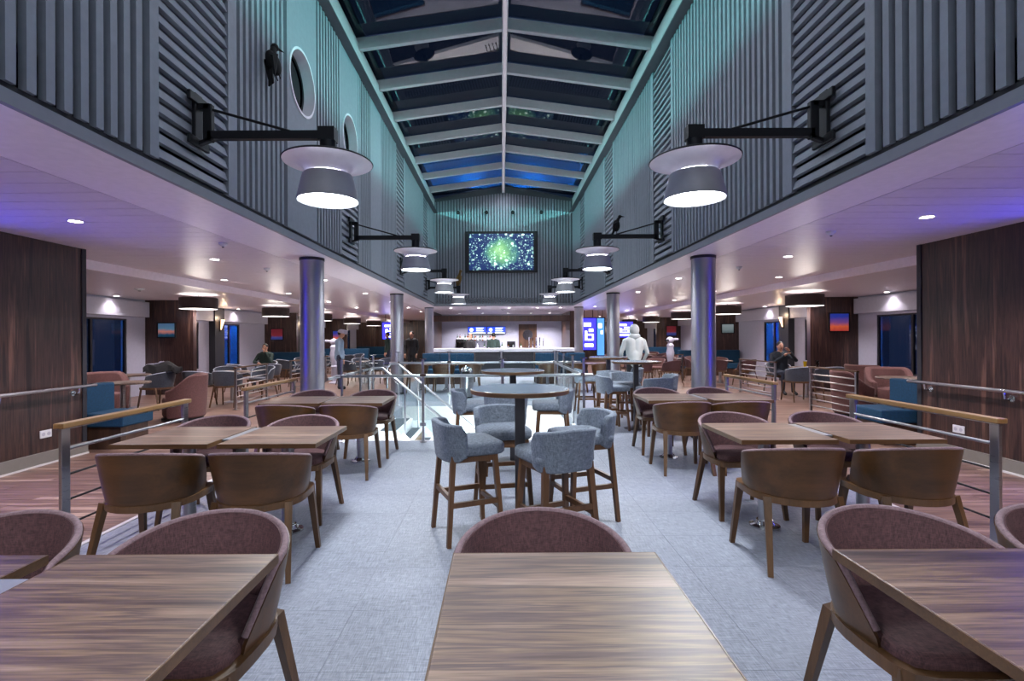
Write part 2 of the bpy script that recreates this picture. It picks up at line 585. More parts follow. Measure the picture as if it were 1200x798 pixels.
# ------------------------------------------------------------------ floors
mb = MB()
zt = -0.012
mb.box(RLX, RRX, YN, HY0, -0.3, zt)
mb.box(RLX, HX0, HY0, HY1, -0.3, 0)
mb.box(HX1, RRX, HY0, HY1, -0.3, 0)
mb.box(RLX, RRX, HY1, 21.0, -0.3, 0)
floor = struct(mb.build('floor', 'carpet'))
xs = [RLX] + [-0.81 + 0.5 * k for k in range(-4, 9)] + [RRX]
ys = [0.2 + 0.5 * k for k in range(14)] + [HY0]
cache = {}
for i in range(len(xs) - 1):
    for j in range(len(ys) - 1):
        wx, wy = xs[i+1] - xs[i], ys[j+1] - ys[j]
        if wx < 0.02: continue
        key = (round(wx, 3), round(wy, 3))
        c = (xs[i] + wx / 2, ys[j] + wy / 2, 0)
        if key not in cache:
            cache[key] = MB().box(-wx/2 + .0008, wx/2 - .0008, -wy/2 + .0008, wy/2 - .0008, -0.012, 0).build('carpet_tile', 'carpet', floor, loc=c)
        else:
            place(cache[key], 'carpet_tile', floor, c)
for side, sg, x0 in (('left', -1, -RLX), ('right', 1, RRX)):
    mb = MB()
    a, b = sorted((sg * x0, sg * (XWIN + 0.4)))
    mb.box(a, b, YN, 1.9, -0.3, 0)
    mb.box(a, b, 1.9, 8.5, -0.3, -0.012)
    mb.box(a, b, 8.5, YB, -0.3, 0)
    fl = struct(mb.build('floor_' + side, 'plank'))
    bevel = MB().box(*sorted((sg * (x0 - .02), sg * (x0 + .02))), 0.2, 7.1, 0.0, 0.006).build('edge_strip', 'strip', fl)
    pm = {}
    y = 1.9
    k = 0
    while y < 8.49:
        lo, hi = x0, (XW if y < YW else XWIN)
        cut = lo + random.uniform(0.5, 1.9)
        segs = [(lo, cut), (cut, min(hi, cut + 1.9))]
        if hi > cut + 1.9: segs.append((cut + 1.9, hi))
        for s0, s1 in segs:
            L = s1 - s0
            if L < 0.1: continue
            MB().box(-L/2 + .0015, L/2 - .0015, .0015, .1485, -0.012, 0).build('plank', 'plank', fl, loc=(sg * (s0 + s1) / 2, y, 0))
        y += 0.15
        k += 1
struct(MB().box(RLX, RRX, 21.0, 26.0, -0.3, 0).build('floor_bar', 'darkpaint'))

# ------------------------------------------------------------------ side ceilings
for side, sg, xi in (('left', -1, -XL), ('right', 1, XR)):
    mb = MB()
    a, b = sorted((sg * xi, sg * (XS)))
    mb.box(a, b, YN, YB, ZC + 0.02, ZC + 0.35)
    cl = struct(mb.build('ceiling_' + side, 'gap'))
    # smooth soffit band next to the atrium
    xb = 3.2
    a, b = sorted((sg * xi, sg * xb))
    MB().box(a, b, YN, YB, ZC, ZC + 0.02).build('soffit_board', 'soffit', cl)
    a0, b0 = xb + 0.012, XS
    pan = None
    n = 0
    y = YN
    while y < 12.95:
        c = (sg * (a0 + b0) / 2, y + 0.125, ZC)
        if pan is None:
            hw = (b0 - a0) / 2
            pan = MB().box(-hw, hw, -0.1195, 0.1195, 0, 0.02).build('ceiling_panel', 'ceiling', cl, loc=c)
        else:
            place(pan, 'ceiling_panel', cl, c)
        y += 0.25
    mb = MB()
    while y < YB:
        mb.box(*sorted((sg * a0, sg * b0)), y + .0035, y + .2465, ZC, ZC + 0.02)
        y += 0.25
    q = mb.build('ceiling_panel', 'ceiling', cl); q['kind'] = 'stuff'
    # lower outer ceiling and its edge board
    oc = struct(MB().box(*sorted((sg * XS, sg * (XWIN + 0.3))), YW - 0.15, YB, ZO, ZO + 0.4).build('ceiling_outer_' + side, 'ceiling'))
    struct(MB().box(*sorted((sg * (XS - 0.03), sg * (XS + 0.03))), YW, YB, ZO - 0.01, ZC + 0.0).build('trim_1' if sg < 0 else 'trim_2', 'soffit'))
struct(MB().box(-6, 6, YE + .26, 20.0, 6.9, 7.05).build('ceiling_roof_outside', 'bulk'))
struct(MB().box(XL, XR, YE, 26.0, ZC, ZC + 0.3).build('ceiling_bar', 'ceiling'))
struct(MB().box(XL - 0.6, XR + 0.6, 26.0, YB, ZC, ZC + 0.3).build('ceiling_back', 'ceiling'))

# ------------------------------------------------------------------ atrium walls with ribs and louvres
RIB_P, RIB_W, RIB_D = 0.111, 0.055, 0.045
ZW0 = 2.76
LOUV = [(-8.6, -7.6), (-4.5, -3.5), (-0.55, 0.45), (3.52, 4.52), (7.6, 8.6), (11.6, 12.6), (15.6, 16.6)]
rib_mesh = MB().box(-RIB_D / 2, RIB_D / 2, -RIB_W / 2, RIB_W / 2, 0, ZEAVE - ZW0 - 0.16)
slat_mesh = MB()
hw = 0.45
slat_mesh.add([(0, -hw, 0.0), (0, hw, 0.0), (0, hw, 0.075), (0, -hw, 0.075), (0.045, -hw, 0.0), (0.045, hw, 0.0), (0.02, hw, 0.075), (0.02, -hw, 0.075)],
              [(0, 1, 2, 3), (4, 7, 6, 5), (0, 4, 5, 1), (3, 2, 6, 7), (0, 3, 7, 4), (1, 5, 6, 2)])
rib0 = slat0 = None
PORTS = ((6.16, 4.62, 0.37), (8.10, 4.70, 0.36))
def plain_panel(wall, y0, y1, z0, z1, xw, sg, port=None):
    if not port:
        return MB().box(*sorted((xw, xw + sg * 0.045)), y0, y1, z0, z1).build('plain_panel', 'rib', wall)
    py, pz, pr = port
    m = MB()
    h = pr + .06
    for a, b, c, d in ((y0, y1, z0, pz - h), (y0, y1, pz + h, z1), (y0, py - h, pz - h, pz + h), (py + h, y1, pz - h, pz + h)):
        m.box(*sorted((xw, xw + sg * 0.045)), a, b, c, d)
    n = 48
    vs, fs = [], []
    for i in range(n):
        t = 2 * math.pi * i / n
        c, q = math.cos(t), math.sin(t)
        k = h / max(abs(c), abs(q))
        vs += [(xw + sg * .045, py + k * c, pz + k * q), (xw + sg * .045, py + pr * c, pz + pr * q)]
    for i in range(n):
        j = (i + 1) % n
        fs.append((2 * i, 2 * i + 1, 2 * j + 1, 2 * j))
    m.add(vs, fs)
    return m.build('plain_panel', 'rib', wall)
for side, sg, xw in (('left', 1, XL), ('right', -1, XR)):       # sg: direction into the atrium
    wall = MB()
    ports = PORTS if side == 'left' else []
    ya = YN
    for py, pz, pr in ports:
        wall.box(*sorted((xw, xw - sg * 0.25)), ya, py - pr - .06, ZC + 0.02, ZEAVE + 0.6)
        wall.box(*sorted((xw, xw - sg * 0.25)), py - pr - .06, py + pr + .06, ZC + 0.02, pz - pr - .06)
        wall.box(*sorted((xw, xw - sg * 0.25)), py - pr - .06, py + pr + .06, pz + pr + .06, ZEAVE + 0.6)
        ya = py + pr + .06
    wall.box(*sorted((xw, xw - sg * 0.25)), ya, YE, ZC + 0.02, ZEAVE + 0.6)
    wall = struct(wall.build('wall_atrium_' + side, 'ribback'))
    smooth = [(5.72, 6.63), (9.35, 10.2)] if side == 'left' else []
    # flat frame strips at each louvre field
    for y0, y1 in LOUV:
        for yy in (y0, y1):
            MB().box(*sorted((xw, xw + sg * 0.05)), yy - 0.045, yy + 0.045, ZW0, ZEAVE - 0.16).build('frame_strip', 'rib', wall)
    for y0, y1 in smooth:
        plain_panel(wall, y0, y1, ZW0, ZEAVE - .16, xw, sg, PORTS[0] if y0 < 6 else None)
    far = MB()
    y = YN + 0.06
    while y < YE - 0.03:
        if any(a - 0.07 < y < b + 0.07 for a, b in LOUV) or any(a - 0.03 < y < b + 0.03 for a, b in smooth):
            y += RIB_P; continue
        if -0.6 < y < 9.3:
            if rib0 is None:
                rib0 = rib_mesh.build('rib', 'rib', wall, loc=(xw + sg * RIB_D / 2, y, ZW0))
            else:
                place(rib0, 'rib', wall, (xw + sg * RIB_D / 2, y, ZW0))
        else:
            far.box(*sorted((xw, xw + sg * RIB_D)), y - RIB_W / 2, y + RIB_W / 2, ZW0, ZEAVE - 0.16)
        y += RIB_P
    q = far.build('rib', 'rib', wall); q['kind'] = 'stuff'
    far = MB()
    for y0, y1 in LOUV:
        z = ZW0 + 0.02
        ztop = ZEAVE - 0.25
        if side == 'left' and y0 > 7 and y0 < 8:
            ztop = 3.85
            plain_panel(wall, y0 + .045, y1 - .045, 3.9, ZEAVE - .16, xw, sg, PORTS[1])
        while z < ztop:
            if 0 < y0 < 9:
                c, rt = (xw, (y0 + y1) / 2, z), (0, 0, 0 if sg > 0 else math.pi)
                if slat0 is None:
                    slat0 = slat_mesh.build('louvre_slat', 'rib', wall, loc=c)
                    slat0.rotation_euler = rt
                else:
                    place(slat0, 'louvre_slat', wall, c, rt)
            else:
                x1, x2 = xw + sg * 0.045, xw + sg * 0.02
                a, b = y0 + .05, y1 - .05
                far.add([(xw, a, z), (xw, b, z), (xw, b, z + .075), (xw, a, z + .075), (x1, a, z), (x1, b, z), (x2, b, z + .075), (x2, a, z + .075)],
                        [(0, 1, 2, 3), (4, 7, 6, 5), (0, 4, 5, 1), (3, 2, 6, 7), (0, 3, 7, 4), (1, 5, 6, 2)])
            z += 0.108
    q = far.build('louvre_slat', 'rib', wall); q['kind'] = 'stuff'
    MB().box(*sorted((xw, xw + sg * 0.05)), YN, YE, ZEAVE - 0.16, ZEAVE + 0.1).build('eaves_board', 'frame', wall)
    MB().box(*sorted((xw + sg * 0.001, xw + sg * 0.035)), YN, YE, ZC - 0.002, ZC + 0.075).build('fascia', 'fascia', wall)
    MB().box(*sorted((xw, xw + sg * 0.02)), YN, YE, ZC + 0.075, ZW0).build('shadow_gap', 'gap', wall)
    # added ledges under the eaves; their lips shape an added teal strip's beam
    zl = ZEAVE - 0.44
    MB().box(*sorted((xw + sg * 0.03, xw + sg * 0.19)), YN + .3, YE - .2, zl - 0.012, zl).build('added_light_ledge', 'ribback', wall)
    MB().box(*sorted((xw + sg * 0.03, xw + sg * 0.165)), YN + .3, YE - .2, zl + 0.043, zl + 0.055).build('added_light_ledge', 'ribback', wall)
    MB().box(*sorted((xw + sg * 0.046, xw + sg * 0.052)), YN + .4, YE - .3, zl + 0.029, zl + 0.041).build('added_led_strip', 'tealglow', wall)
    light('added_strip_light', 'AREA', (xw + sg * 0.06, (YN + YE) / 2, zl + 0.035), (0, sg * R(-90), 0), P_TEAL, C_TEAL, wall,
          shape='RECTANGLE', size=0.01, size_y=YE - YN - 1.0)
# portholes on the left wall, set back in the wall
for k, (py, pz, pr) in enumerate(PORTS):
    n = 48
    def ringmesh(prof):
        m = MB(); vs, fs = [], []
        for r, d in prof:
            for i in range(n):
                t = 2 * math.pi * i / n
                vs.append((XL + d, py + r * math.cos(t), pz + r * math.sin(t)))
        for j in range(len(prof) - 1):
            for i in range(n):
                fs.append((j*n+i, j*n+(i+1) % n, (j+1)*n+(i+1) % n, (j+1)*n+i))
        return m.add(vs, fs)
    wo = struct(ringmesh([(pr + .03, .046), (pr + .03, .058), (pr, .058), (pr, -.12), (pr + .05, -.12)]).build('window_%d' % (k + 1), 'whiteenamel', smooth=40))
    MB().cyl((XL - .115, py, pz), (XL - .10, py, pz), pr - .001, n=n).build('pane', 'portglass', wo)
    ringmesh([(pr - .001, -.10), (pr - .03, -.095), (pr - .035, -.085), (pr - .001, -.08)]).build('seal_ring', 'black', wo, smooth=40)

# end wall of the atrium
ew = MB()
ew.add([(XL, YE, ZC), (XR, YE, ZC), (XR, YE, ZEAVE + .1), (XM, YE, ZRIDGE + .3), (XL, YE, ZEAVE + .1),
        (XL, YE + .25, ZC), (XR, YE + .25, ZC), (XR, YE + .25, ZEAVE + .1), (XM, YE + .25, ZRIDGE + .3), (XL, YE + .25, ZEAVE + .1)],
       [(0, 1, 2, 3, 4), (9, 8, 7, 6, 5), (0, 5, 6, 1), (1, 6, 7, 2), (2, 7, 8, 3), (3, 8, 9, 4), (4, 9, 5, 0)])
ew = struct(ew.build('wall_atrium_end', 'ribback'))
mb = MB()
x = XL + 0.05
while x < XR - 0.03:
    zt = ZEAVE - 0.02 + (ZRIDGE - ZEAVE) * (1 - abs(x - XM) / (XR - XM))
    mb.box(x, x + 0.055, YE - 0.045, YE, ZC + 0.08, zt)
    x += 0.105
q = mb.build('rib', 'rib', ew); q['kind'] = 'stuff'
MB().box(XL, XR, YE - 0.06, YE, ZC - 0.005, ZC + 0.08).build('fascia', 'fascia', ew)
struct(MB().box(XL - 8, XR + 8, YN - 0.2, YN, -0.3, ZEAVE + .7).build('wall_near', 'wallwood'))

# ------------------------------------------------------------------ skylight
sk = MB()
RAFT = [8.65 + 1.41 * k for k in range(-12, 7)]
sk.box(XM - 0.05, XM + 0.05, YN, YE, ZRIDGE - 0.02, ZRIDGE + 0.26)
sky = struct(sk.build('ceiling_skylight', 'frame', bevel=0.01))
MB().box(XM - 0.03, XM + 0.03, YN + .3, YE - .3, ZRIDGE - 0.028, ZRIDGE - 0.021).build('added_ridge_strip', 'ridgefill', sky)  # added glowing strip under the ridge, goes with the fill lamp
light('ridge_fill_light', 'AREA', (XM, (YN + YE) / 2, ZRIDGE - 0.04), (0, 0, 0), P_RIDGE, C_RIDGE, sky, shape='RECTANGLE', size=0.06, size_y=YE - YN - 1)  # added fill lamp that brightens the upper walls and the floor
raft = {}
for side, xe in (('l', XL), ('r', XR)):
    for y in RAFT:
        m = MB()
        s = 1 if xe > XM else -1
        p0 = Vector((xe, y, ZEAVE + 0.09)); p1 = Vector((XM + s * 0.04, y, ZRIDGE + 0.10))
        m.beam(p0, p1, 0.09, 0.20)
        m.build('rafter', 'frame', sky, bevel=0.008)
    yy = [YN] + RAFT + [YE]
    for a, b in zip(yy[:-1], yy[1:]):
        if b - a < 0.2: continue
        m = MB()
        s = 1 if xe > XM else -1
        z0, z1 = ZEAVE + 0.21, ZRIDGE + 0.22
        x1 = XM + s * 0.045
        m.add([(xe, a + .03, z0), (x1, a + .03, z1), (x1, b - .03, z1), (xe, b - .03, z0),
               (xe, a + .03, z0 + .02), (x1, a + .03, z1 + .02), (x1, b - .03, z1 + .02), (xe, b - .03, z0 + .02)],
              [(0, 1, 2, 3), (7, 6, 5, 4), (0, 4, 5, 1), (1, 5, 6, 2), (2, 6, 7, 3), (3, 7, 4, 0)])
        if s < 0: m.f = [f[::-1] for f in m.f]
        m.build('glass_pane', 'skyglass', sky)

# ------------------------------------------------------------------ dark wood walls, window walls, partitions
for side, sg in (('left', -1), ('right', 1)):
    wl = struct(MB().box(*sorted((sg * XW, sg * (XWIN + .3))), YN, YW, 0, ZC + .02).build('wall_wood_' + side, 'wallwood'))
    MB().box(*sorted((sg * (XW - .012), sg * XW)), YW - 0.06, YW + 0.004, 0.16, ZC).build('corner_trim', 'darkpaint', wl)
    for yj in (1.6, 3.1, 4.75):
        MB().box(*sorted((sg * (XW - .002), sg * XW)), yj - 0.004, yj + 0.004, 0.16, ZC).build('panel_joint', 'gap', wl)
    bb = struct(MB().box(*sorted((sg * (XW - .03), sg * XW)), YN, YW, 0, 0.15).build('baseboard_' + side, 'skirt'))
    MB().box(*sorted((sg * (XW - .04), sg * (XW - .03))), YN, YW, 0, 0.02).build('edge_strip', 'strip', bb)
    # window wall: sill, head, piers
    mb = MB()
    wins = []
    for b in range(3):
        o = 6.6 * b
        wins += [(13.75 + o, 15.65 + o, b), (16.80 + o, 18.1 + o, b)]
    wins = [(8.3, 10.2, -1), (10.5, 12.65, -1)] + [q for q in wins if q[1] < YB]
    mb.box(*sorted((sg * XWIN, sg * (XWIN + .08))), YW, YB, 0, 0.55)
    mb.box(*sorted((sg * XWIN, sg * (XWIN + .08))), YW, YB, 2.0, ZO)
    prev = YW
    for a, b, k in wins:
        mb.box(*sorted((sg * XWIN, sg * (XWIN + .08))), prev, a, 0.55, 2.0)
        prev = b
    mb.box(*sorted((sg * XWIN, sg * (XWIN + .08))), prev, YB, 0.55, 2.0)
    ww = struct(mb.build('wall_window_' + side, 'white'))
    wn = 3 if sg < 0 else 20
    for a, b, k in wins:
        xo = sg * (XWIN + 0.045)
        fr = MB()
        f = 0.04
        for (y0, y1, z0, z1) in ((a, a + f, .55, 2.0), (b - f, b, .55, 2.0), (a + f, b - f, .55, .55 + f), (a + f, b - f, 2.0 - f, 2.0), ((a + b) / 2 - .03, (a + b) / 2 + .03, .55 + f, 2 - f)):
            fr.box(*sorted((xo - .03, xo + .03)), y0, y1, z0, z1)
        fo = struct(fr.build('window_%d' % wn, 'darkpaint')); wn += 1
        for y0, y1 in ((a + f, (a + b) / 2 - .03), ((a + b) / 2 + .03, b - f)):
            MB().box(xo - .006, xo + .006, y0, y1, .55 + f, 2 - f).build('pane', 'winglass', fo)
    # blind boxes above the windows
    for y0, y1 in ((8.0, 13.25), (13.5, 19.95), (20.15, 26.5), (26.7, 32.9)):
        struct(MB().box(*sorted((sg * (XWIN - .16), sg * XWIN)), y0, y1, 2.06, 2.46).build('trim_%d' % (wn + 10), 'blind', bevel=0.008)); wn += 1
    # thin partitions with pictures and dark pilasters
    for k, yp in enumerate((13.3, 20.0, 26.5, 32.6)):
        struct(MB().box(*sorted((sg * 8.22, sg * XWIN)), yp, yp + 0.15, 0, ZO).build('wall_partition_%s_%d' % (side, k + 1), 'wallwood'))
    for b in range(3):
        struct(MB().box(*sorted((sg * (XWIN - .2), sg * XWIN)), 16.2 + 6.6 * b, 16.75 + 6.6 * b, 0, 2.5).build('trim_%d' % (wn + 20), 'darkpaint')); wn += 1
struct(MB().box(-XWIN - .3, -3.2, YB, YB + .2, 0, ZC + .1).build('wall_back_left', 'wallwood'))
struct(MB().box(3.2, XWIN + .3, YB, YB + .2, 0, ZC + .1).build('wall_back_right', 'wallwood'))
for sg, nm in ((-1, 'left'), (1, 'right')):
    struct(MB().box(*sorted((sg * 3.0, sg * 3.2)), 22.0, YB, 0, ZC).build('wall_bar_side_' + nm, 'barwood'))

# ------------------------------------------------------------------ stair well and stair
lz = -2.7
struct(MB().box(-4.2, 3.4, 5.6, 12.4, lz - .2, lz).build('floor_lower', 'wellwhite'))
mb = MB()
struct(MB().box(HX0 - .1, HX1 + .1, HY1, HY1 + .1, lz, -0.012).build('wall_well_far', 'wellwhite'))
struct(MB().box(HX0 - .1, HX1 + .1, HY0 - .1, HY0, lz, -0.302).build('wall_well_near', 'wellwhite'))
struct(MB().box(HX1, HX1 + .1, HY0, HY1, lz, -0.302).build('wall_well_right', 'wellwhite'))
struct(MB().box(HX0 - .1, HX0, HY0, HY1, lz, -0.302).build('wall_well_left', 'wellwhite'))
struct(MB().box(HX0, HX1, HY0 + .001, HY0 + .02, -0.3, 0.004).build('trim_60', 'strip'))
struct(MB().box(HX0, HX1, HY1 - .02, HY1 - .001, -0.3, 0.004).build('trim_61', 'strip'))
struct(MB().box(HX1 - .02, HX1 - .001, HY0 + .02, HY1 - .02, -0.3, 0.004).build('trim_62', 'strip'))
SY0, SY1 = 7.92, 9.25
st = thing('staircase', 'white staircase with charcoal treads going down inside the glass-railed opening', 'staircase', (0, 0, 0))
MB().box(HX0 + .002, -1.66, SY0, SY1, -0.2, -0.006).build('landing', 'wellwhite', st)
MB().box(-1.95, -1.70, SY0 + .06, SY1 - .06, -0.006, 0.002).build('tread', 'tread', st)
for k in range(1, 14):
    x0 = -1.66 + 0.2 * (k - 1)
    z = -0.18 * k
    MB().box(x0 - .02, x0 + .2, SY0 + .03, SY1 - .03, z - .04, z).build('step', 'wellwhite', st)
    MB().box(x0 - .01, x0 + .15, SY0 + .06, SY1 - .06, z, z + .006).build('tread', 'tread', st)
    MB().box(x0 - .02, x0 - .002, SY0 + .03, SY1 - .03, z, z + .14).build('riser', 'railwood', st)
for y in (SY0, SY1 - .03):
    m = MB()
    m.beam((-1.66, y + .015, -0.13), (0.9, y + .015, -2.43), 0.03, 0.26)
    m.build('stringer', 'wellwhite', st)
for y in (7.97, 9.22):
    m = MB()
    m.tube([(-2.12, y, 0.55), (-2.12, y, 0.93), (-2.06, y, 1.0), (-1.91, y, 1.0), (0.95, y, 1.0 - 2.86 * 0.85)], 0.02, 10)
    m.build('handrail', 'steel', st, smooth=40)
    for k in range(3):
        x = -1.55 + 0.95 * k
        z = -0.18 * max(0, math.ceil((x + 1.66) / 0.2))
        MB().cyl((x, y, z), (x, y, 1.0 - (x + 1.91) * 0.85), 0.016, n=8).build('baluster', 'steel', st, smooth=40)
    m = MB()
    x0, x1 = -1.85, 0.8
    t = 0.006
    za, zb = 0.9, 0.9 - 2.65 * 0.85
    m.add([(x0, y - t, za - .75), (x1, y - t, zb - .75), (x1, y - t, zb), (x0, y - t, za), (x0, y + t, za - .75), (x1, y + t, zb - .75), (x1, y + t, zb), (x0, y + t, za)],
          [(0, 1, 2, 3), (7, 6, 5, 4), (0, 4, 5, 1), (2, 6, 7, 3), (1, 5, 6, 2), (0, 3, 7, 4)])
    m.build('glass_panel', 'clear', st)
wl = thing('added_well_light', 'round white light added on the stair well near wall', 'light', (0, 0, 0), group='added lights in the stair well')
for k, (x, y) in enumerate(((-0.9, 7.24), (0.5, 7.24))):
    o = wl if k == 0 else thing('added_well_light', 'round white light added on the stair well near wall', 'light', group='added lights in the stair well')
    o.location = (x, HY0 + .02, -0.62)  # added, out of sight; stands in for lower-deck ceiling lights
    MB().cyl((0, -.018, 0), (0, 0.05, 0), 0.14, n=24).build('housing', 'whiteenamel', o, smooth=40)
    MB().cyl((0, 0.05, 0), (0, 0.056, 0), 0.12, n=24).build('diffuser', 'wellglow', o)
    light('well_fill_lamp', 'SPOT', (0, 0.08, 0), (R(90), 0, 0), P_WELL, C_LAMP, o, spot_size=R(165), spot_blend=0.6, shadow_soft_size=0.1)

# ------------------------------------------------------------------ columns
for k, (y, nm) in enumerate(((7.3, 'nearest the square tables'), (13.2, 'beyond the stair well'), (19.1, 'at the end of the bar'))):
    for sg, x, sd in ((-1, -2.77, 'porthole-wall side'), (1, 2.95, 'plain-wall side')):
        c = thing('column', 'round brushed steel column %s, %s' % (nm, sd), 'column', (x, y, 0))
        MB().lathe([(0.168, 0.0), (0.168, ZC - 0.002)], 40, cap=False).build('shaft', 'columnsteel', c, smooth=40)
        MB().lathe([(0.185, 0.0), (0.185, 0.05), (0.172, 0.055)], 40).build('foot_ring', 'darkpaint', c, smooth=40)
        MB().lathe([(0.176, ZC - .04), (0.176, ZC - .002)], 40).build('top_ring', 'darkpaint', c, smooth=40)

# ------------------------------------------------------------------ big wall lamps on swing arms
def wall_lamp(label, xw, sg, y):
    """sg: direction into the atrium"""
    o = thing('wall_lamp', label, 'lamp', (xw, y, 0))
    s = sg
    za = 3.10
    m = MB()
    m.box(*sorted((s * .045, s * .075)), -0.05, 0.05, za - .09, za + .33)
    m.beam((s * .06, 0, za - .07), (s * .2, 0, za - .02), 0.05, 0.03)
    for zz in (za - .06, za + .28):
        m.beam((s * .07, -.13, zz), (s * .07, .13, zz), 0.03, 0.07)
    m.build('bracket', 'black', o, bevel=0.006)
    m = MB()
    m.beam((s * .15, 0, za - .05), (s * .15, 0, za + .25), 0.07, 0.05)
    m.beam((s * .075, 0, za + .23), (s * .17, 0, za + .23), 0.05, 0.05)
    m.build('hinge_post', 'black', o, bevel=0.006)
    m = MB()
    m.beam((s * .15, 0, za), (s * 1.13, 0, za), 0.05, 0.065)
    m.box(*sorted((s * 1.04, s * 1.17)), -.05, .05, za - .05, za + .055)
    m.cyl((s * 1.105, 0, za - .20), (s * 1.105, 0, za - .05), 0.062, n=20)
    am = m.build('arm', 'black', o, smooth=40)
    MB().cyl((s * .16, 0, za + .215), (s * .80, 0, za + .035), 0.011, n=8).build('stay_rod', 'black', am, smooth=40)
    cx = s * 1.105
    c = (cx, 0, za)
    # dish: dark top side, white underside
    MB().lathe([(0.05, -.175), (0.10, -.185), (0.22, -.192), (0.345, -.208), (0.352, -.216), (0.345, -.222)], 48, c, cap=False).build('dish_top', 'black', o, smooth=50)
    ds = MB().lathe([(0.345, -.222), (0.30, -.222), (0.25, -.232), (0.205, -.255), (0.182, -.285), (0.172, -.315)], 48, c, cap=False).build('dish', 'whiteenamel', o, smooth=50)
    MB().lathe([(0.166, -.300), (0.166, -.325)], 48, c, cap=False).build('glow_ring', 'ringglow', ds, smooth=50)
    dm = MB().lathe([(0.15, -.322), (0.19, -.322), (0.197, -.335), (0.240, -.515), (0.236, -.53), (0.226, -.52), (0.183, -.335), (0.15, -.33)], 48, c, cap=False).build('drum', 'shade', o, smooth=50)
    MB().lathe([(0.0, -.50), (0.222, -.50), (0.222, -.505), (0.0, -.505)], 48, c, cap=False).build('diffuser', 'lampglow', dm, smooth=50)
    light('lamp_light', 'SPOT', (cx, 0, za - .54), (0, 0, 0), P_LAMP, C_LAMP, o, spot_size=R(160), spot_blend=0.5, shadow_soft_size=0.2)
    return o
names = ('farthest from the bar', 'behind the lone table', 'above the lone square table', 'before the stair well', 'over the stair well', 'beyond the stair well', 'beside the big screen')
for k, y in enumerate((-8.0, -4.0, 0.0, 4.0, 8.07, 12.1, 16.1)):
    wall_lamp('bell lamp with white dish on swing arm, porthole wall, %s' % names[k], XL, 1, y)
    wall_lamp('bell lamp with white dish on swing arm, plain wall, %s' % names[k], XR, -1, y)

# ------------------------------------------------------------------ downlights
def downlight_proto(power=P_DOWN):
    o = thing('downlight', 'small round recessed downlight in the white ceiling', 'light', group='ceiling downlights')
    MB().lathe([(0.058, -.001), (0.058, -.006), (0.072, -.006), (0.074, -.001)], 24, cap=False).build('trim_ring', 'whiteenamel', o, smooth=40)
    MB().lathe([(0.0, -.002), (0.057, -.002), (0.057, -.004), (0.0, -.004)], 24, cap=False).build('lens', 'downglow', o)
    light('lamp', 'SPOT', (0, 0, -.03), (0, 0, 0), power, C_DOWN, o, spot_size=R(125), spot_blend=0.7, shadow_soft_size=0.05)
    return o
dl = Proto(downlight_proto())
DL = []
for sg in (-1, 1):
    for y in (-7.2, -4.8, -2.3, 0.1, 2.5, 4.95, 7.35):
        DL.append((sg * 4.22, y, ZC))
    for k in range(7):
        DL.append((sg * 3.55, 10.0 + 3.0 * k, ZC))
        DL.append((sg * 5.5, 9.9 + 3.0 * k, ZC))
    for k in range(6):
        DL.append((sg * 7.9, 9.2 + 4.0 * k, ZO))
for x, y, z in DL:
    row = {4.22: 'before the columns', 3.55: 'in the row beside the columns', 5.5: 'in the row beside the ceiling step', 7.9: 'in the row near the windows'}[round(abs(x), 2)]
    sd = 'porthole-wall side' if x < 0 else 'plain-wall side'
    dl.put('small recessed ceiling downlight %s, %s' % (row, sd), (x, y, z), group='ceiling downlights %s, %s' % (row, sd))
WD = Proto(downlight_proto(P_WASH))
for sg in (-1, 1):
    for y in (11.9, 15.0, 17.4, 21.6, 24.0, 28.2):
        sd = 'porthole-wall side' if sg < 0 else 'plain-wall side'
        WD.put('small downlight washing the window blind boxes, %s' % sd, (sg * (XWIN - .32), y, ZO), group='window downlights, ' + sd)
BD = Proto(downlight_proto(P_DOWN * 1.8))
for x in (-2.0, -0.9, 0.3, 1.4, 2.3):
    for y in (19.6, 23.9):
        rw = 'over the bar counter front' if y < 20 else 'over the barmen'
        BD.put('small round ceiling downlight %s' % rw, (x, y, ZC), group='downlights ' + rw)

# ------------------------------------------------------------------ blue light bars on the wood walls
for sg, sd in ((-1, 'porthole-wall side'), (1, 'plain-wall side')):
    o = thing('light_bar', 'vertical blue light bar on the dark wood wall, %s' % sd, 'light', (sg * (XW - .04), 4.55, 0.3))
    MB().box(-.03, .03, -.075, .075, 0, 2.2).build('housing', 'black', o)
    MB().box(-.045 if sg > 0 else .03, -.03 if sg > 0 else .045, -.06, .06, 0.03, 2.17).build('tube', 'blueglow', o)
    light('bar_light', 'AREA', (-sg * .06, 0, 1.1), (0, sg * R(90), 0), P_BLUE, C_BLUE, o, shape='RECTANGLE', size=2.1, size_y=0.12)

# ------------------------------------------------------------------ furniture prototypes
def smooth_step(t):
    t = max(0.0, min(1.0, t)); return t * t * (3 - 2 * t)

def plan(th, a, b):
    s = 1 if th >= 0 else -1
    t = abs(th)
    if t <= 90: return (s * a * math.sin(R(t)), -b * math.cos(R(t)))
    return (s * (a - 0.0006 * (t - 90)), b * R(t - 90))

def shell_top(th):
    t = abs(th)
    if t <= 90: return 0.785 - 0.075 * (1 - math.cos(R(t)))
    return 0.710 - 0.210 * ((t - 90) / 26.0) ** 1.1

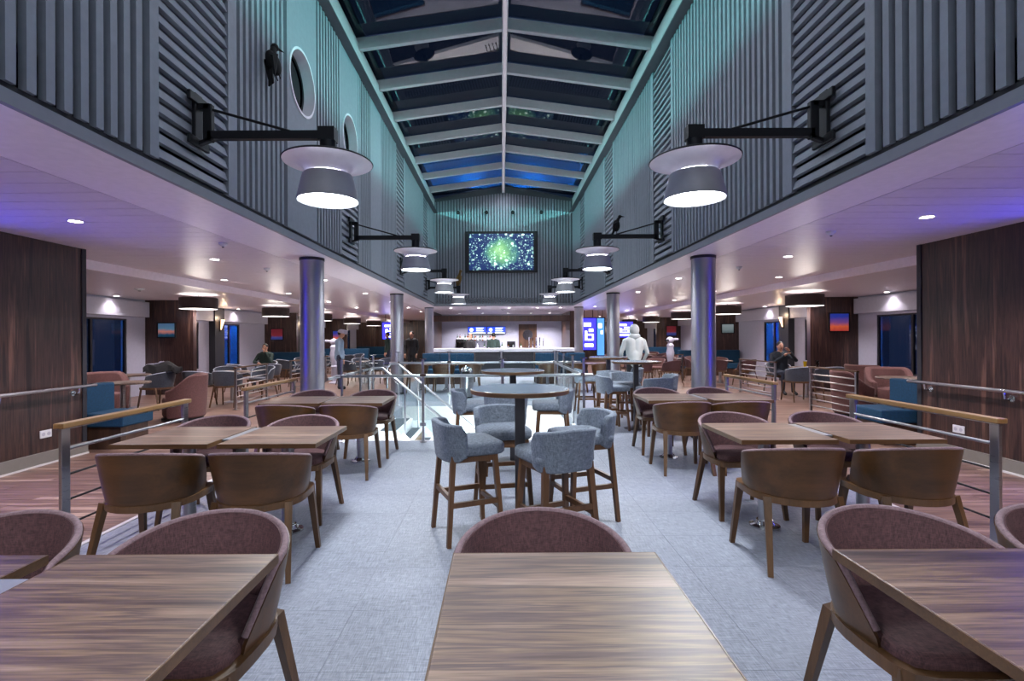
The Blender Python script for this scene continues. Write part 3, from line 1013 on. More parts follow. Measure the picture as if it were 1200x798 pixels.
def shell_grid(off, z0, dz, n=29, rows=5, a0=.262, b0=.26, a1=.330, b1=.298, tmax=116):
    g = []
    for r in range(rows):
        row = []
        for i in range(n):
            th = -tmax + 2 * tmax * i / (n - 1)
            zt = shell_top(th) + dz
            z = z0 + (zt - z0) * r / (rows - 1)
            f = (z - .465) / .325
            f = f ** 0.85 if f > 0 else 0
            x, y = plan(th, a0 + (a1 - a0) * f - off, b0 + (b1 - b0) * f - off)
            row.append((x, y, z))
        g.append(row)
    return g

def seat_outline(sc=1.0, n=15):
    pts = []
    for i in range(n):
        th = 90 - 180 * i / (n - 1)
        x, y = plan(th, .272, .268)
        pts.append((x, y))
    pts = pts[::-1]                      # from -x side round the back to +x
    pts += [(.270, .10), (.262, .19), (.235, .245), (.18, .262), (0, .268), (-.18, .262), (-.235, .245), (-.262, .19), (-.270, .10)]
    return [(x * sc, y * sc) for x, y in pts]

def make_shell_chair(cat='chair', shell='chairwood', inner='plum', rim='rim', leg='legwood', seat='plum', thin=False, name='shell_chair'):
    o = thing(name, 'x', cat)
    MB().sheet(shell_grid(0, .462, -.004), shell_grid(.013, .462, -.004)).build('back_shell', shell, o, smooth=50)
    bp = MB().sheet(shell_grid(.0135, .47, 0.0), shell_grid(.033, .47, 0.0)).build('back_pad', inner, o, smooth=50)
    # piping along the rim
    pts = []
    for i in range(41):
        th = -114 + 228 * i / 40
        z = shell_top(th)
        f = max(0, (z - .465) / .325) ** .85
        x, y = plan(th, .262 + .068 * f - .016, .26 + .038 * f - .016)
        pts.append((x, y, z - .002))
    MB().tube(pts, 0.0125, 8).build('rim_piping', rim, bp, smooth=60)
    so, si = seat_outline(1.0), seat_outline(.88)
    m = MB()
    n = len(so)
    vs = [(x, y, .425) for x, y in so] + [(x, y, .466) for x, y in so] + [(x, y, .466) for x, y in si] + [(x, y, .425) for x, y in si]
    fs = []
    for i in range(n):
        j = (i + 1) % n
        for q in range(4):
            a, b = q * n, ((q + 1) % 4) * n
            fs.append((a + i, a + j, b + j, b + i))
    m.add(vs, fs)
    m.build('seat_frame', leg, o, smooth=40)
    def ins(s, e): return [(x * s, y * s + e) for x, y in seat_outline()]
    MB().stack([(ins(.86, 0), .44), (ins(.885, 0), .475), (ins(.86, 0), .497), (ins(.76, 0), .508), (ins(.4, 0), .512)]).build('seat', seat, o, smooth=60)
    for sx in (-1, 1):
        w0, w1 = (.03, .022) if thin else (.046, .03)
        MB().beam((sx * .222, -.150, .455), (sx * .262, -.262, 0), w0, w0 * .8, w1, w1 * .9).build('leg', leg, o)
        MB().beam((sx * .232, .195, .455), (sx * .262, .262, 0), w0, w0 * .8, w1, w1 * .9).build('leg', leg, o)
    return o

def make_table(name='square_table', wx=.68, wy=.70, top='table'):
    o = thing(name, 'x', 'table')
    tt = MB().box(-wx/2, wx/2, -wy/2, wy/2, .716, .74).build('table_top', top, o, bevel=0.003)
    e = MB()
    t = .004
    e.box(-wx/2 - t, wx/2 + t, -wy/2 - t, -wy/2, .708, .739); e.box(-wx/2 - t, wx/2 + t, wy/2, wy/2 + t, .708, .739)
    e.box(-wx/2 - t, -wx/2, -wy/2, wy/2, .708, .739); e.box(wx/2, wx/2 + t, -wy/2, wy/2, .708, .739)
    e.build('edge_band', 'edge', tt)
    MB().box(-.19, .19, -.19, .19, .700, .716).build('mounting_plate', 'black', o)
    pd = MB().cyl((0, 0, .0), (0, 0, .70), .045, n=24).build('pedestal', 'steel', o, smooth=40)
    MB().lathe([(0.11, 0), (0.11, .012), (0.075, .022), (0.06, .05), (.046, .052)], 28).build('floor_flange', 'chrome', pd, smooth=40)
    return o

def make_high_table():
    o = thing('high_table', 'x', 'table')
    r = .375
    MB().lathe([(r - .02, 1.048), (r, 1.052), (r + .002, 1.08), (r - .006, 1.084)], 56).build('table_top', 'edge', o, smooth=50)
    MB().lathe([(r - .006, 1.084), (r - .008, 1.0865)], 56).build('laminate', 'highlam', o, smooth=50)
    MB().box(-.038, .038, -.038, .038, .012, 1.05).build('pedestal', 'darksteel', o, bevel=.004)
    MB().box(-.14, .14, -.14, .14, 1.036, 1.05).build('mounting_plate', 'black', o)
    MB().lathe([(.19, 0), (.19, .01), (.17, .016)], 36).build('base_plate', 'darksteel', o, smooth=40)
    return o

def rrect(wx, wy, r, n=5):
    pts = []
    for cx, cy, a in ((wx - r, wy - r, 0), (-wx + r, wy - r, 90), (-wx + r, -wy + r, 180), (wx - r, -wy + r, 270)):
        for i in range(n + 1):
            t = R(a + 90 * i / n)
            pts.append((cx + r * math.cos(t), cy + r * math.sin(t)))
    return pts

def make_stool():
    o = thing('bar_stool', 'x', 'stool')
    def L(k, z, y=0.025): return ([(x * k, q * k + y) for x, q in rrect(.222, .215, .07)], z)
    MB().stack([L(.94, .625), L(1.0, .64), L(1.0, .685), L(.96, .702), L(.84, .712), L(.4, .716)]).build('seat', 'slate', o, smooth=60)
    # wrap-around low back
    def path(i, n, off, fl):
        # U path: right arm -> back -> left arm (superellipse)
        t = -82 + 164 * i / (n - 1)
        a, b = .222 + fl - off, .222 + fl - off
        s, c = math.sin(R(t)), math.cos(R(t))
        if abs(t) > 90:
            sg = 1 if t > 0 else -1
            return (sg * a, b * R(abs(t) - 90) * 1.0)
        e = 0.62
        return (math.copysign(a * abs(s) ** e, s), -b * abs(c) ** e)
    n, rows = 33, 6
    def grid(off):
        g = []
        for r in range(rows):
            row = []
            for i in range(n):
                u = abs(2 * i / (n - 1) - 1)
                zt = .868 - .02 * u - .07 * smooth_step((u - .88) / .12)
                zb = .585 + .03 * smooth_step((u - .8) / .2)
                z = zb + (zt - zb) * r / (rows - 1)
                x, y = path(i, n, off, .028 * (z - .6) / .27)
                row.append((x, y, z))
            g.append(row)
        return g
    q = MB().sheet(grid(0), grid(.048)).build('backrest', 'slate', o, smooth=60, bevel=.012)
    m = MB()
    for sx in (-1, 1):
        for sy in (-1, 1):
            MB().beam((sx * .172, sy * .158, .63), (sx * .212, sy * .205, 0), .042, .036, .034, .03).build('leg', 'stoolwood', o)
    for p0, p1 in (((-.175, -.16), (.175, -.16)), ((-.175, .16), (.175, .16)), ((-.175, -.16), (-.175, .16)), ((.175, -.16), (.175, .16))):
        MB().beam((p0[0], p0[1], .605), (p1[0], p1[1], .605), .03, .05).build('apron_rail', 'stoolwood', o)
    k = lambda z: 1 - z / .63
    def at(sx, sy, z): return (sx * (.172 + .04 * k(z)), sy * (.158 + .047 * k(z)), z)
    for z, a, b in ((.24, (-1, 1), (1, 1)), (.33, (-1, -1), (1, -1)), (.285, (-1, -1), (-1, 1)), (.285, (1, -1), (1, 1))):
        MB().beam(at(a[0], a[1], z), at(b[0], b[1], z), .024, .036).build('stretcher', 'stoolwood', o)
    return o

def make_tub():
    o = thing('tub_armchair', 'x', 'armchair')
    n, rows = 37, 6
    def top(t):
        return .84 - .27 * smooth_step((abs(t) - 55) / 70)
    def grid(off):
        g = []
        for r in range(rows):
            row = []
            for i in range(n):
                t = -128 + 256 * i / (n - 1)
                zt = top(t) - (.0 if off < .05 else .01)
                z = .06 + (zt - .06) * r / (rows - 1)
                rr = .36 + .05 * (z / .84) - off
                row.append((rr * math.sin(R(t)), -rr * math.cos(R(t)), z))
            g.append(row)
        return g
    MB().sheet(grid(0), grid(.12)).build('shell', 'pink', o, smooth=60, bevel=.03)
    MB().lathe([(.27, .08), (.29, .12), (.29, .38), (.275, .42), (.2, .44)], 36, (0, .03, 0)).build('seat', 'pink', o, smooth=50)
    MB().lathe([(.33, 0), (.33, .06)], 36).build('plinth', 'black', o, smooth=50)
    return o

def make_round_table(r=.40, name='cafe_table', h=.72):
    o = thing(name, 'x', 'table')
    MB().lathe([(r - .01, h - .028), (r, h - .02), (r, h - .006), (r - .006, h)], 48).build('table_top', 'table', o, smooth=50)
    MB().cyl((0, 0, .02), (0, 0, h - .028), .04, n=20).build('pedestal', 'steel', o, smooth=40)
    MB().lathe([(.2, 0), (.2, .012), (.05, .03)], 32).build('base_plate', 'steel', o, smooth=40)
    return o

# ------------------------------------------------------------------ square tables with shell chairs
CH = Proto(make_shell_chair())
TB = Proto(make_table())
PL = -1.0
def pair_tables(xs_, yc, rowname, side, near, far, plate_dy=0.0):
    """xs_: centre x of (aisle, rail) tables; near/far: chair x positions or None"""
    for i, x in enumerate(xs_):
        which = 'aisle' if i == 0 else 'rail'
        t = TB.put('square walnut table with steel pedestal, %s side of %s, %s' % (which, rowname, side), (x, yc, 0))
        if i == 1:
            gap = abs(xs_[1] - xs_[0]) - .68
            s = 1 if xs_[0] > xs_[1] else -1
            MB().box(-gap/2 + .006, gap/2 - .006, -.24, .24, .724, .736).build('joining_plate', 'plate', t, loc=(s * (.34 + gap/2), .02 + plate_dy, 0))
    for lst, lab, dy, rz in ((near, 'side away from bar', -.80 + .30, 0), (far, 'side towards bar', .33, math.pi)):
        if not lst: continue
        for i, x in enumerate(lst):
            which = 'aisle' if i == 0 else 'rail'
            y = yc + (-.57 if rz == 0 else .365)
            CH.put('brown shell chair at %s table of %s, %s, %s' % (which, rowname, lab, side), (x, y, 0), rz + random.uniform(-.03, .03))
LS, RS = 'porthole-wall side', 'plain-wall side'
TB.put('square walnut table standing alone in the middle of the aisle', (.175, 1.345, 0))
CH.put('brown shell chair at the square table standing alone in the aisle', (.14, 1.345 + .365, 0), math.pi)
pair_tables((-1.107, -1.89), 1.345, 'first pair', LS, None, (-1.07, -1.84), -.07)
pair_tables((1.475, 2.255), 1.36, 'first pair', RS, None, (1.455, 2.13), -.05)
pair_tables((-1.645, -2.40), 3.83, 'middle pair', LS, (-1.56, -2.26), (-1.70, -2.46), .05)
pair_tables((2.035, 2.80), 3.88, 'middle pair', RS, (1.90, 2.64), (2.00, 2.79), .05)
pair_tables((-1.70, -2.42), 6.0, 'column pair', LS, (-1.66, -2.34), (-1.66, -2.44), .05)
pair_tables((2.03, 2.79), 6.1, 'column pair', RS, (1.98, 2.62), (2.02, 2.72), .05)
# far dining tables in front of the teal booths
for sg, xs_, sd in ((-1, (-2.3, -1.58, -0.86), LS), (1, (1.30, 2.02, 2.74), RS)):
    for i, x in enumerate(xs_):
        TB.put('square walnut table before the teal booth, %s' % sd, (x, 14.2, 0), group='booth tables, ' + sd)
        CH.put('brown shell chair facing the teal booth, %s' % sd, (x, 13.55, 0), group='booth chairs, ' + sd)

# ------------------------------------------------------------------ high tables and stools
HT = Proto(make_high_table())
STL = Proto(make_stool())
def aim(dx, dy): return math.atan2(-dx, dy)
HT.put('high round table with blue-grey top before the stair well', (.135, 3.82, 0))
HT.put('high round table right beside the stair well glass rail', (.13, 5.97, 0))
HT.put('high round table beside the nearest steel column, plain-wall side', (2.16, 8.05, 0))
HT.put('high round table halfway between the steel columns, plain-wall side', (2.10, 9.85, 0))
A_ = 'high table before the stair well'
for (x, y, fx, fy, lab) in ((-.27, 3.77, .92, .38, 'its back to the porthole wall'), (.37, 3.47, -.42, .91, 'its back to the lone table'),
                            (.66, 4.12, -.93, -.32, 'its back to the plain wall'), (.0, 4.34, .18, -.98, 'its back to the bar')):
    STL.put('slate-blue bar stool at %s, %s' % (A_, lab), (x, y, 0), aim(fx, fy))
B_ = 'high table beside the glass rail'
for (x, y, fx, fy, lab) in ((-.36, 5.95, 1, .05, 'its back to the porthole wall'), (.04, 5.50, 0, 1, 'its back to the lone table'),
                            (.60, 5.97, -1, .05, 'its back to the plain wall')):
    STL.put('slate-blue bar stool at %s, %s' % (B_, lab), (x, y, 0), aim(fx, fy))
C_ = 'high table beside the steel column'
for (x, y, fx, fy, lab) in ((1.76, 8.0, 1, .15, 'its back to the stair well'), (2.33, 7.62, -.2, 1, 'its back to the square tables'),
                            (2.10, 8.55, .1, -1, 'its back to the bar'), (2.62, 8.2, -1, 0, 'its back to the plain wall')):
    STL.put('slate-blue bar stool at %s, %s' % (C_, lab), (x, y, 0), aim(fx, fy))
D_ = 'high table between the columns'
for (x, y, fx, fy, lab) in ((1.66, 9.8, 1, 0, 'its back to the stair well'), (2.0, 9.35, .1, 1, 'its back to the square tables'), (2.55, 9.95, -1, 0, 'its back to the plain wall')):
    STL.put('slate-blue bar stool at %s, %s' % (D_, lab), (x, y, 0), aim(fx, fy))

# ------------------------------------------------------------------ railings along the carpet edge
def rail(label, x, y0, y1):
    o = thing('wood_top_railing', label, 'railing', (x, y0, 0))
    L = y1 - y0
    for y in (0.0, L):
        ps = MB().box(-.012, .012, y - .034, y + .034, 0, .862).build('post', 'steel', o, bevel=.003)
        MB().box(-.05, .05, y - .05, y + .05, 0, .008).build('foot_plate', 'steel', ps)
    hr = MB().box(-.035, .035, -.05, L + .05, .868, .905).build('handrail', 'railwood', o, bevel=.006)
    MB().box(-.012, .012, -.034, L + .034, .858, .868).build('flat_bar', 'steel', hr)
    MB().cyl((0, 0, .722), (0, L, .722), .012, n=10).build('rail_bar', 'steel', o, smooth=40)
    for z in (.545, .37, .20):
        MB().cyl((0, 0, z), (0, L, z), .008, n=8).build('cable', 'black', o, smooth=40)
    return o
for sd, x, a in ((LS, -3.0, ((0.2, 1.9), (3.42, 4.72), (5.85, 7.2))), (RS, 3.4, ((0.2, 1.9), (3.44, 4.84), (6.25, 7.55)))):
    for i, (y0, y1) in enumerate(a):
        rail('low railing with oak handrail beside %s of tables, %s' % (('first pair', 'middle pair', 'column pair')[i], sd), x, y0, y1)

# ------------------------------------------------------------------ glass balustrade round the stair well
def balustrade(label, p0, p1, posts, over0=0.0, over1=0.0, tall=1.17):
    """p0,p1 ground points; posts: parameters in metres along the line"""
    p0, p1 = Vector((p0[0], p0[1], 0)), Vector((p1[0], p1[1], 0))
    d = (p1 - p0); L = d.length; d.normalize()
    o = thing('glass_balustrade', label, 'balustrade', p0, 0.0)
    nrm = Vector((-d.y, d.x, 0))
    for s in posts:
        q = d * s
        ps = MB().cyl(q, q + Vector((0, 0, tall)), .0185, n=12).build('post', 'steel', o, smooth=40)
        MB().lathe([(.05, 0), (.05, .008), (.024, .03)], 16, tuple(q)).build('post_foot', 'steel', ps, smooth=40)
        MB().box(q.x - .05, q.x + .05, q.y - .014, q.y + .014, tall, tall + .012).build('post_cap', 'chrome', ps)
    a, b = d * -over0, d * (L + over1)
    off = nrm * .045
    MB().cyl(a + off + Vector((0, 0, .935)), b + off + Vector((0, 0, .935)), .022, n=12).build('handrail', 'steel', o, smooth=40)
    for s0, s1 in zip(posts[:-1], posts[1:]):
        g0, g1 = d * (s0 + .03), d * (s1 - .03)
        t = nrm * .006
        m = MB()
        vs = []
        for z in (.09, 1.12):
            for q in (g0 - t, g1 - t, g1 + t, g0 + t):
                vs.append((q.x, q.y, z))
        m.add(vs, [(0, 3, 2, 1), (4, 5, 6, 7), (0, 1, 5, 4), (1, 2, 6, 5), (2, 3, 7, 6), (3, 0, 4, 7)])
        gp = m.build('glass_panel', 'clear', o)
        for s in (s0 + .02, s1 - .02):
            for z in (.25, .95):
                q = d * s
                MB().box(q.x - .022, q.x + .022, q.y - .022, q.y + .022, z - .02, z + .02).build('glass_clamp', 'chrome', gp)
    return o
balustrade('glass balustrade with steel posts before the stair opening, beside the high tables', (-2.27, 7.08), (1.18, 7.08), (0, 1.15, 2.28, 3.43), .12, .12)
balustrade('glass balustrade with steel posts along the far edge of the stair opening', (-2.27, 10.92), (1.18, 10.92), (0, 1.12, 2.26, 3.43), .2, .55)
balustrade('glass balustrade along the stair opening facing the stools, plain-wall side', (1.19, 7.2), (1.19, 10.8), (1.2, 2.4, 3.5), 0, 0)
balustrade('short glass balustrade beside the stair landing, porthole-wall side', (-2.27, 7.2), (-2.27, 8.85), (.8, 1.6), .6, .1)

# ------------------------------------------------------------------ side lounges
TUB = Proto(make_tub())
CT = Proto(make_round_table(.42))
NAVY = Proto(make_shell_chair(shell='navy', inner='navy', rim='greyrim', leg='legwood', seat='navy', thin=True, name='navy_chair'))
BRN = Proto(make_shell_chair(shell='plum', inner='pink', rim='rim', leg='legwood', seat='pink', thin=True, name='brown_lounge_chair'))
LT = Proto(make_round_table(.38, 'lounge_table'))

def put_tub(label, x, y, fx, fy): TUB.put(label, (x, y, 0), aim(fx, fy))
put_tub('dusty pink tub armchair beside the teal bench, porthole-wall side', -5.85, 9.15, -.9, -.42)
put_tub('dusty pink tub armchair under the first window, porthole-wall side', -7.75, 9.75, .8, -.5)
put_tub('dusty pink tub armchair beside the slatted screen, plain-wall side', 6.52, 9.2, .9, -.42)
put_tub('dusty pink tub armchair behind the round table, plain-wall side', 7.75, 10.0, -.4, -.9)
put_tub('dusty pink tub armchair at the table under the window, plain-wall side', 8.2, 11.25, .9, .5)
CT.put('round walnut cafe table beside the pink tub armchair, porthole-wall side', (-6.72, 8.85, 0))
CT.put('round walnut cafe table beside the pink tub armchairs, plain-wall side', (7.28, 9.05, 0))
CT.put('round walnut cafe table close under the window, porthole-wall side', (-8.05, 10.75, 0))
CT.put('round walnut cafe table close under the window, plain-wall side', (8.95, 12.05, 0))

for sg, sd in ((-1, LS), (1, RS)):
    o = thing('corner_bench', 'teal upholstered bench at the end of the dark wood wall, %s' % sd, 'bench', (0, 0, 0))
    MB().box(*sorted((sg * 5.12, sg * 5.62)), 6.70, 7.22, 0.0, .30).build('base', 'barwood', o)
    MB().box(*sorted((sg * 5.06, sg * 5.62)), 6.66, 7.25, .301, .48).build('seat', 'teal', o, bevel=.02)
    MB().box(*sorted((sg * 5.62, sg * 5.78)), 6.66, 7.25, .0, .86).build('backrest', 'teal', o, bevel=.02)

def ring_chairs(proto, cx, cy, angs, label, group, r=.72):
    for a in angs:
        x, y = cx + r * math.sin(R(a)), cy + r * math.cos(R(a))
        lab = label
        if len(angs) > 1:
            lab += ', %s, %s' % ('window side' if abs(x) > abs(cx) else 'aisle side', 'back to bar end' if y > cy else 'facing bar end')
        proto.put(lab, (x, y, 0), aim(cx - x, cy - y), group)
g = 'navy chairs, first lounge table, porthole-wall side'
LT.put('round lounge table between navy chairs next to the pink armchairs, porthole-wall side', (-6.35, 11.75, 0))
for x in (-6.02, -6.68):
    NAVY.put('navy chair backing onto the pink armchairs, %s side' % ('aisle' if x > -6.3 else 'window'), (x, 10.98, 0), 0)
ring_chairs(NAVY, -6.35, 11.75, (20, -35), 'navy chair at table nearest pink armchairs', g, .88)
LT.put('round lounge table where the man in green sits, porthole-wall side', (-6.95, 14.75, 0))
ring_chairs(NAVY, -6.95, 14.75, (150, 208, 60), 'navy chair at table of man in green', 'navy chairs at the green-coat table', .88)
ring_chairs(NAVY, -7.35, 15.6, (0,), 'navy tub chair under the seated man in dark green', None, 0.001)
LT.put('round lounge table with two drinks before the man in navy', (7.45, 12.2, 0))
for x in (6.75, 7.42):
    NAVY.put('navy chair at table with two drinks, %s side' % ('aisle' if x < 7 else 'window'), (x, 11.35, 0), 0)
NAVY.put('navy tub chair under the seated man in dark navy', (7.25, 13.1, 0), math.pi * .97)
LT.put('round lounge table between plum chairs, plain-wall side', (6.95, 15.9, 0))
ring_chairs(BRN, 6.95, 15.9, (150, 210, 20, -40), 'plum chair at table beyond the drinks', 'plum lounge chairs', .88)
for k, (x, y) in enumerate(((-6.9, 17.65), (-7.0, 22.0), (6.2, 18.9), (6.6, 22.6), (-4.5, 16.7), (4.6, 15.6), (4.9, 19.5))):
    where = ('third lounge table, porthole-wall side', 'fourth lounge table, porthole-wall side', 'third lounge table, plain-wall side',
             'fourth lounge table, plain-wall side', 'table behind white-capped man', 'table behind hooded person', 'table before tall blue sign')[k]
    LT.put('round walnut %s' % where, (x, y, 0))
    ring_chairs(NAVY if x < 0 else BRN, x, y, (150, 210, 30, -30), '%s chair at %s' % ('navy' if x < 0 else 'plum', where), 'chairs at the ' + where, .85)

# slatted screens
def screen(label, p0, p1, n=6, h=.86):
    p0, p1 = Vector((p0[0], p0[1], 0)), Vector((p1[0], p1[1], 0))
    d = p1 - p0
    o = thing('slatted_screen', label, 'screen', p0)
    for q in (Vector((0, 0, 0)), d):
        MB().box(q.x - .02, q.x + .02, q.y - .02, q.y + .02, 0, h).build('post', 'steel', o)
        MB().box(q.x - .05, q.x + .05, q.y - .05, q.y + .05, 0, .01).build('foot', 'steel', o)
    dn = d.normalized()
    for k in range(n):
        z = .14 + (h - .26) * k / (n - 1)
        MB().cyl(dn * .02 + Vector((0, 0, z)), d - dn * .02 + Vector((0, 0, z)), .011, n=8).build('bar', 'steel', o, smooth=40)
    MB().beam(dn * -.04 + Vector((0, 0, h + .012)), d + dn * .04 + Vector((0, 0, h + .012)), .05, .025).build('top_rail', 'edge', o)
    return o
screen('low barred screen with walnut top beside the navy chairs, porthole-wall side', (-5.55, 10.4), (-5.7, 12.1))
screen('low barred screen beside the table of the man in green', (-5.75, 13.6), (-5.75, 15.3))
screen('low barred screen with walnut top beside the pink armchair, plain-wall side', (6.0, 8.45), (6.0, 9.7))
screen('low barred screen beside the drinks table, plain-wall side', (6.35, 11.6), (6.35, 13.3))
screen('low barred screen under the white telescope, porthole-wall side', (-6.0, 17.0), (-5.6, 17.0))
screen('low barred screen under the white telescope, plain-wall side', (5.75, 17.0), (6.15, 17.0))

# teal sofas along the partitions
for sg, sd in ((-1, LS), (1, RS)):
    for k, y in enumerate((19.3, 25.8, 31.9)):
        o = thing('teal_sofa', 'long teal sofa against %s wood partition, %s' % (('second', 'third', 'last')[k], sd), 'sofa', (sg * 8.2, y, 0))
        MB().box(-1.2, 1.2, -.3, .55, 0.0, .26).build('base', 'barwood', o)
        MB().box(-1.2, 1.2, -.34, .55, .261, .46).build('seat', 'teal', o, bevel=.03)
        MB().box(-1.2, 1.2, .4, .6, .461, .95).build('backrest', 'teal', o, bevel=.03)

# drum pendants
def make_drum():
    o = thing('drum_pendant', 'x', 'lamp')
    sh = MB().lathe([(.40, -.13), (.40, .13)], 48, cap=False).build('shade', 'drum', o, smooth=40)
    MB().lathe([(.40, .13), (.39, .13), (.39, -.13), (.40, -.13)], 48, cap=False).build('shade_lining', 'white', sh, smooth=40)
    MB().lathe([(.388, -.125), (.388, -.118)], 48).build('lower_diffuser', 'drumglow', o)
    MB().lathe([(.388, .11), (.388, .117)], 48).build('upper_diffuser', 'drumglow', o)
    MB().cyl((0, 0, .117), (0, 0, ZO - 2.31 - .002), .008, n=8).build('stem', 'chrome', o)
    MB().lathe([(.05, ZO - 2.31 - .015), (.06, ZO - 2.31 - .002)], 20).build('ceiling_rose', 'chrome', o)
    light('lamp', 'POINT', (0, 0, -.17), (0, 0, 0), P_DRUM, (1, .9, .82), o, shadow_soft_size=.25)
    return o
DR = Proto(make_drum())
for sg, sd in ((-1, LS), (1, RS)):
    for k in range(6):
        DR.put('dark drum pendant lamp, number %s from the wood wall, %s' % (('one', 'two', 'three', 'four', 'five', 'six')[k], sd), (sg * 7.1, 11.7 + 4.0 * k, 2.31))

# sconces
def make_sconce():
    o = thing('sconce', 'x', 'lamp')
    m = MB()
    MB().box(-.04, .04, 0, .02, -.22, .12).build('backplate', 'black', o)
    for k, a in enumerate((-24, -8, 8, 24)):
        m = MB()
        t = R(a)
        m.add([(-.015, -.02, -.16), (.015, -.02, -.16), (.12 * math.sin(t) * 1.1 + .05, -.09, .17), (.12 * math.sin(t) * 1.1 - .05, -.09, .17),
               (-.015, -.01, -.16), (.015, -.01, -.16), (.12 * math.sin(t) * 1.1 + .05, -.075, .17), (.12 * math.sin(t) * 1.1 - .05, -.075, .17)],
              [(0, 1, 2, 3), (7, 6, 5, 4), (0, 4, 5, 1), (1, 5, 6, 2), (2, 6, 7, 3), (3, 7, 4, 0)])
        m.build('glass_blade', 'sconceglow', o)
    light('lamp', 'POINT', (0, -.12, .22), (0, 0, 0), 5.0, (1, .75, .5), o, shadow_soft_size=.05)
    return o
SCN = Proto(make_sconce())
for sg, sd in ((-1, LS), (1, RS)):
    for b in range(3):
        SCN.put('fan-shaped amber wall sconce on %s dark pilaster, %s' % (('first', 'second', 'third')[b], sd),
                (sg * (XWIN - .225), 16.47 + 6.6 * b, 1.95), R(-90) if sg > 0 else R(90))

# pictures on partitions
def picture(label, x, y, z, w_, h_, mat):
    o = thing('picture', label, 'picture', (x, y, z))
    f = MB()
    t = .03
    f.box(-w_/2 - t, w_/2 + t, -.03, 0, -h_/2 - t, -h_/2); f.box(-w_/2 - t, w_/2 + t, -.03, 0, h_/2, h_/2 + t)
    f.box(-w_/2 - t, -w_/2, -.03, 0, -h_/2, h_/2); f.box(w_/2, w_/2 + t, -.03, 0, -h_/2, h_/2)
    f.build('frame', 'black', o)
    MB().box(-w_/2, w_/2, -.02, -.001, -h_/2, h_/2).build('print', mat, o)
picture('black-framed print of pink sunset over blue sea', -8.92, 13.298, 1.72, .44, .36, 'pic_sea')
picture('black-framed red and blue print beyond the man in green', -9.0, 19.998, 1.66, .46, .42, 'pic_red')
picture('black-framed orange and blue print, third partition, porthole-wall side', -8.7, 26.498, 1.62, .5, .5, 'pic_orange')
picture('black-framed print of orange dusk under blue sky', 8.98, 13.298, 1.84, .50, .46, 'pic_orange')
picture('black-framed pale grey misty print', 9.05, 19.998, 1.80, .46, .34, 'pic_grey')
picture('black-framed red and blue print, third partition, plain-wall side', 9.0, 26.498, 1.8, .5, .5, 'pic_red')

# wall handrails, sockets
for sg, sd in ((-1, LS), (1, RS)):
    o = thing('wall_handrail', 'steel handrail along the dark wood wall, %s' % sd, 'handrail', (sg * XW, 0, 0))
    xr = -sg * .09
    MB().tube([(xr * .1, -3.5, .88), (xr, -3.4, .88), (xr, 6.48, .88), (xr * .9, 6.56, .88), (xr * .2, 6.6, .88)], .02, 12).build('rail', 'steel', o, smooth=40)
    for y in (-2.0, 0.5, 2.6, 5.3, 6.3):
        m = MB()
        m.tube([(xr, y, .865), (xr * .9, y, .80), (xr * .4, y, .785), (0, y, .80)], .011, 8)
        m.cyl((0, y, .80), (xr * .12, y, .80), .035, n=16)
        m.build('wall_bracket', 'chrome', o, smooth=40)
    o = thing('wall_socket', 'white double wall socket low on the dark wood wall, %s' % sd, 'socket', (sg * (XW - .001), 5.92, .36))
    MB().box(*sorted((0, -sg * .012)), -.075, .075, -.045, .045).build('cover_plate', 'plastic', o, bevel=.004)
    for k in (-1, 1):
        MB().cyl((-sg * .012, k * .035, 0), (-sg * .0135, k * .035, 0), .022, n=16).build('socket_face', 'blind', o)

# ceiling detectors
for k, (x, y, z, s) in enumerate(((-3.9, 8.3, ZC, .05), (4.0, 8.4, ZC, .05), (-7.4, 10.2, ZO, .09), (-3.4, 6.1, ZC, .05), (3.7, 5.6, ZC, .05), (.05, 20.4, ZC, .08))):
    o = thing('smoke_detector', 'small white round detector on the ceiling', 'detector', (x, y, z), group='ceiling detectors')
    MB().lathe([(s, -.001), (s, -.02), (s * .7, -.035), (s * .3, -.05)], 20).build('body', 'plastic', o, smooth=40)
    MB().lathe([(s * .28, -.05), (s * .2, -.06)], 12).build('sensor', 'gap', o, smooth=40)

# spotlights and screen on the end wall
o = thing('wall_screen', 'large black-framed screen showing green and blue sparkles on the ribbed end wall', 'screen', (.0, YE - .046, 4.6))
MB().box(-1.32, 1.32, -.10, -.001, -.75, .75).build('housing', 'black', o, bevel=.01)
MB().box(-1.17, 1.17, -.106, -.101, -.66, .66).build('display', 'tv', o)
for k, x in enumerate((-1.56, -.54, .42, 1.46)):
    o = thing('end_wall_spotlight', 'small black spotlight in a row above the large screen', 'spotlight', (x, YE - .046, 6.07), group='spotlights above the screen')
    MB().cyl((0, 0, 0), (0, -.03, 0), .07, n=20).build('base', 'rib', o, smooth=40)
    MB().cyl((0, -.03, 0), (0, -.16, -.05), .06, .07, n=20).build('head', 'black', o, smooth=40)

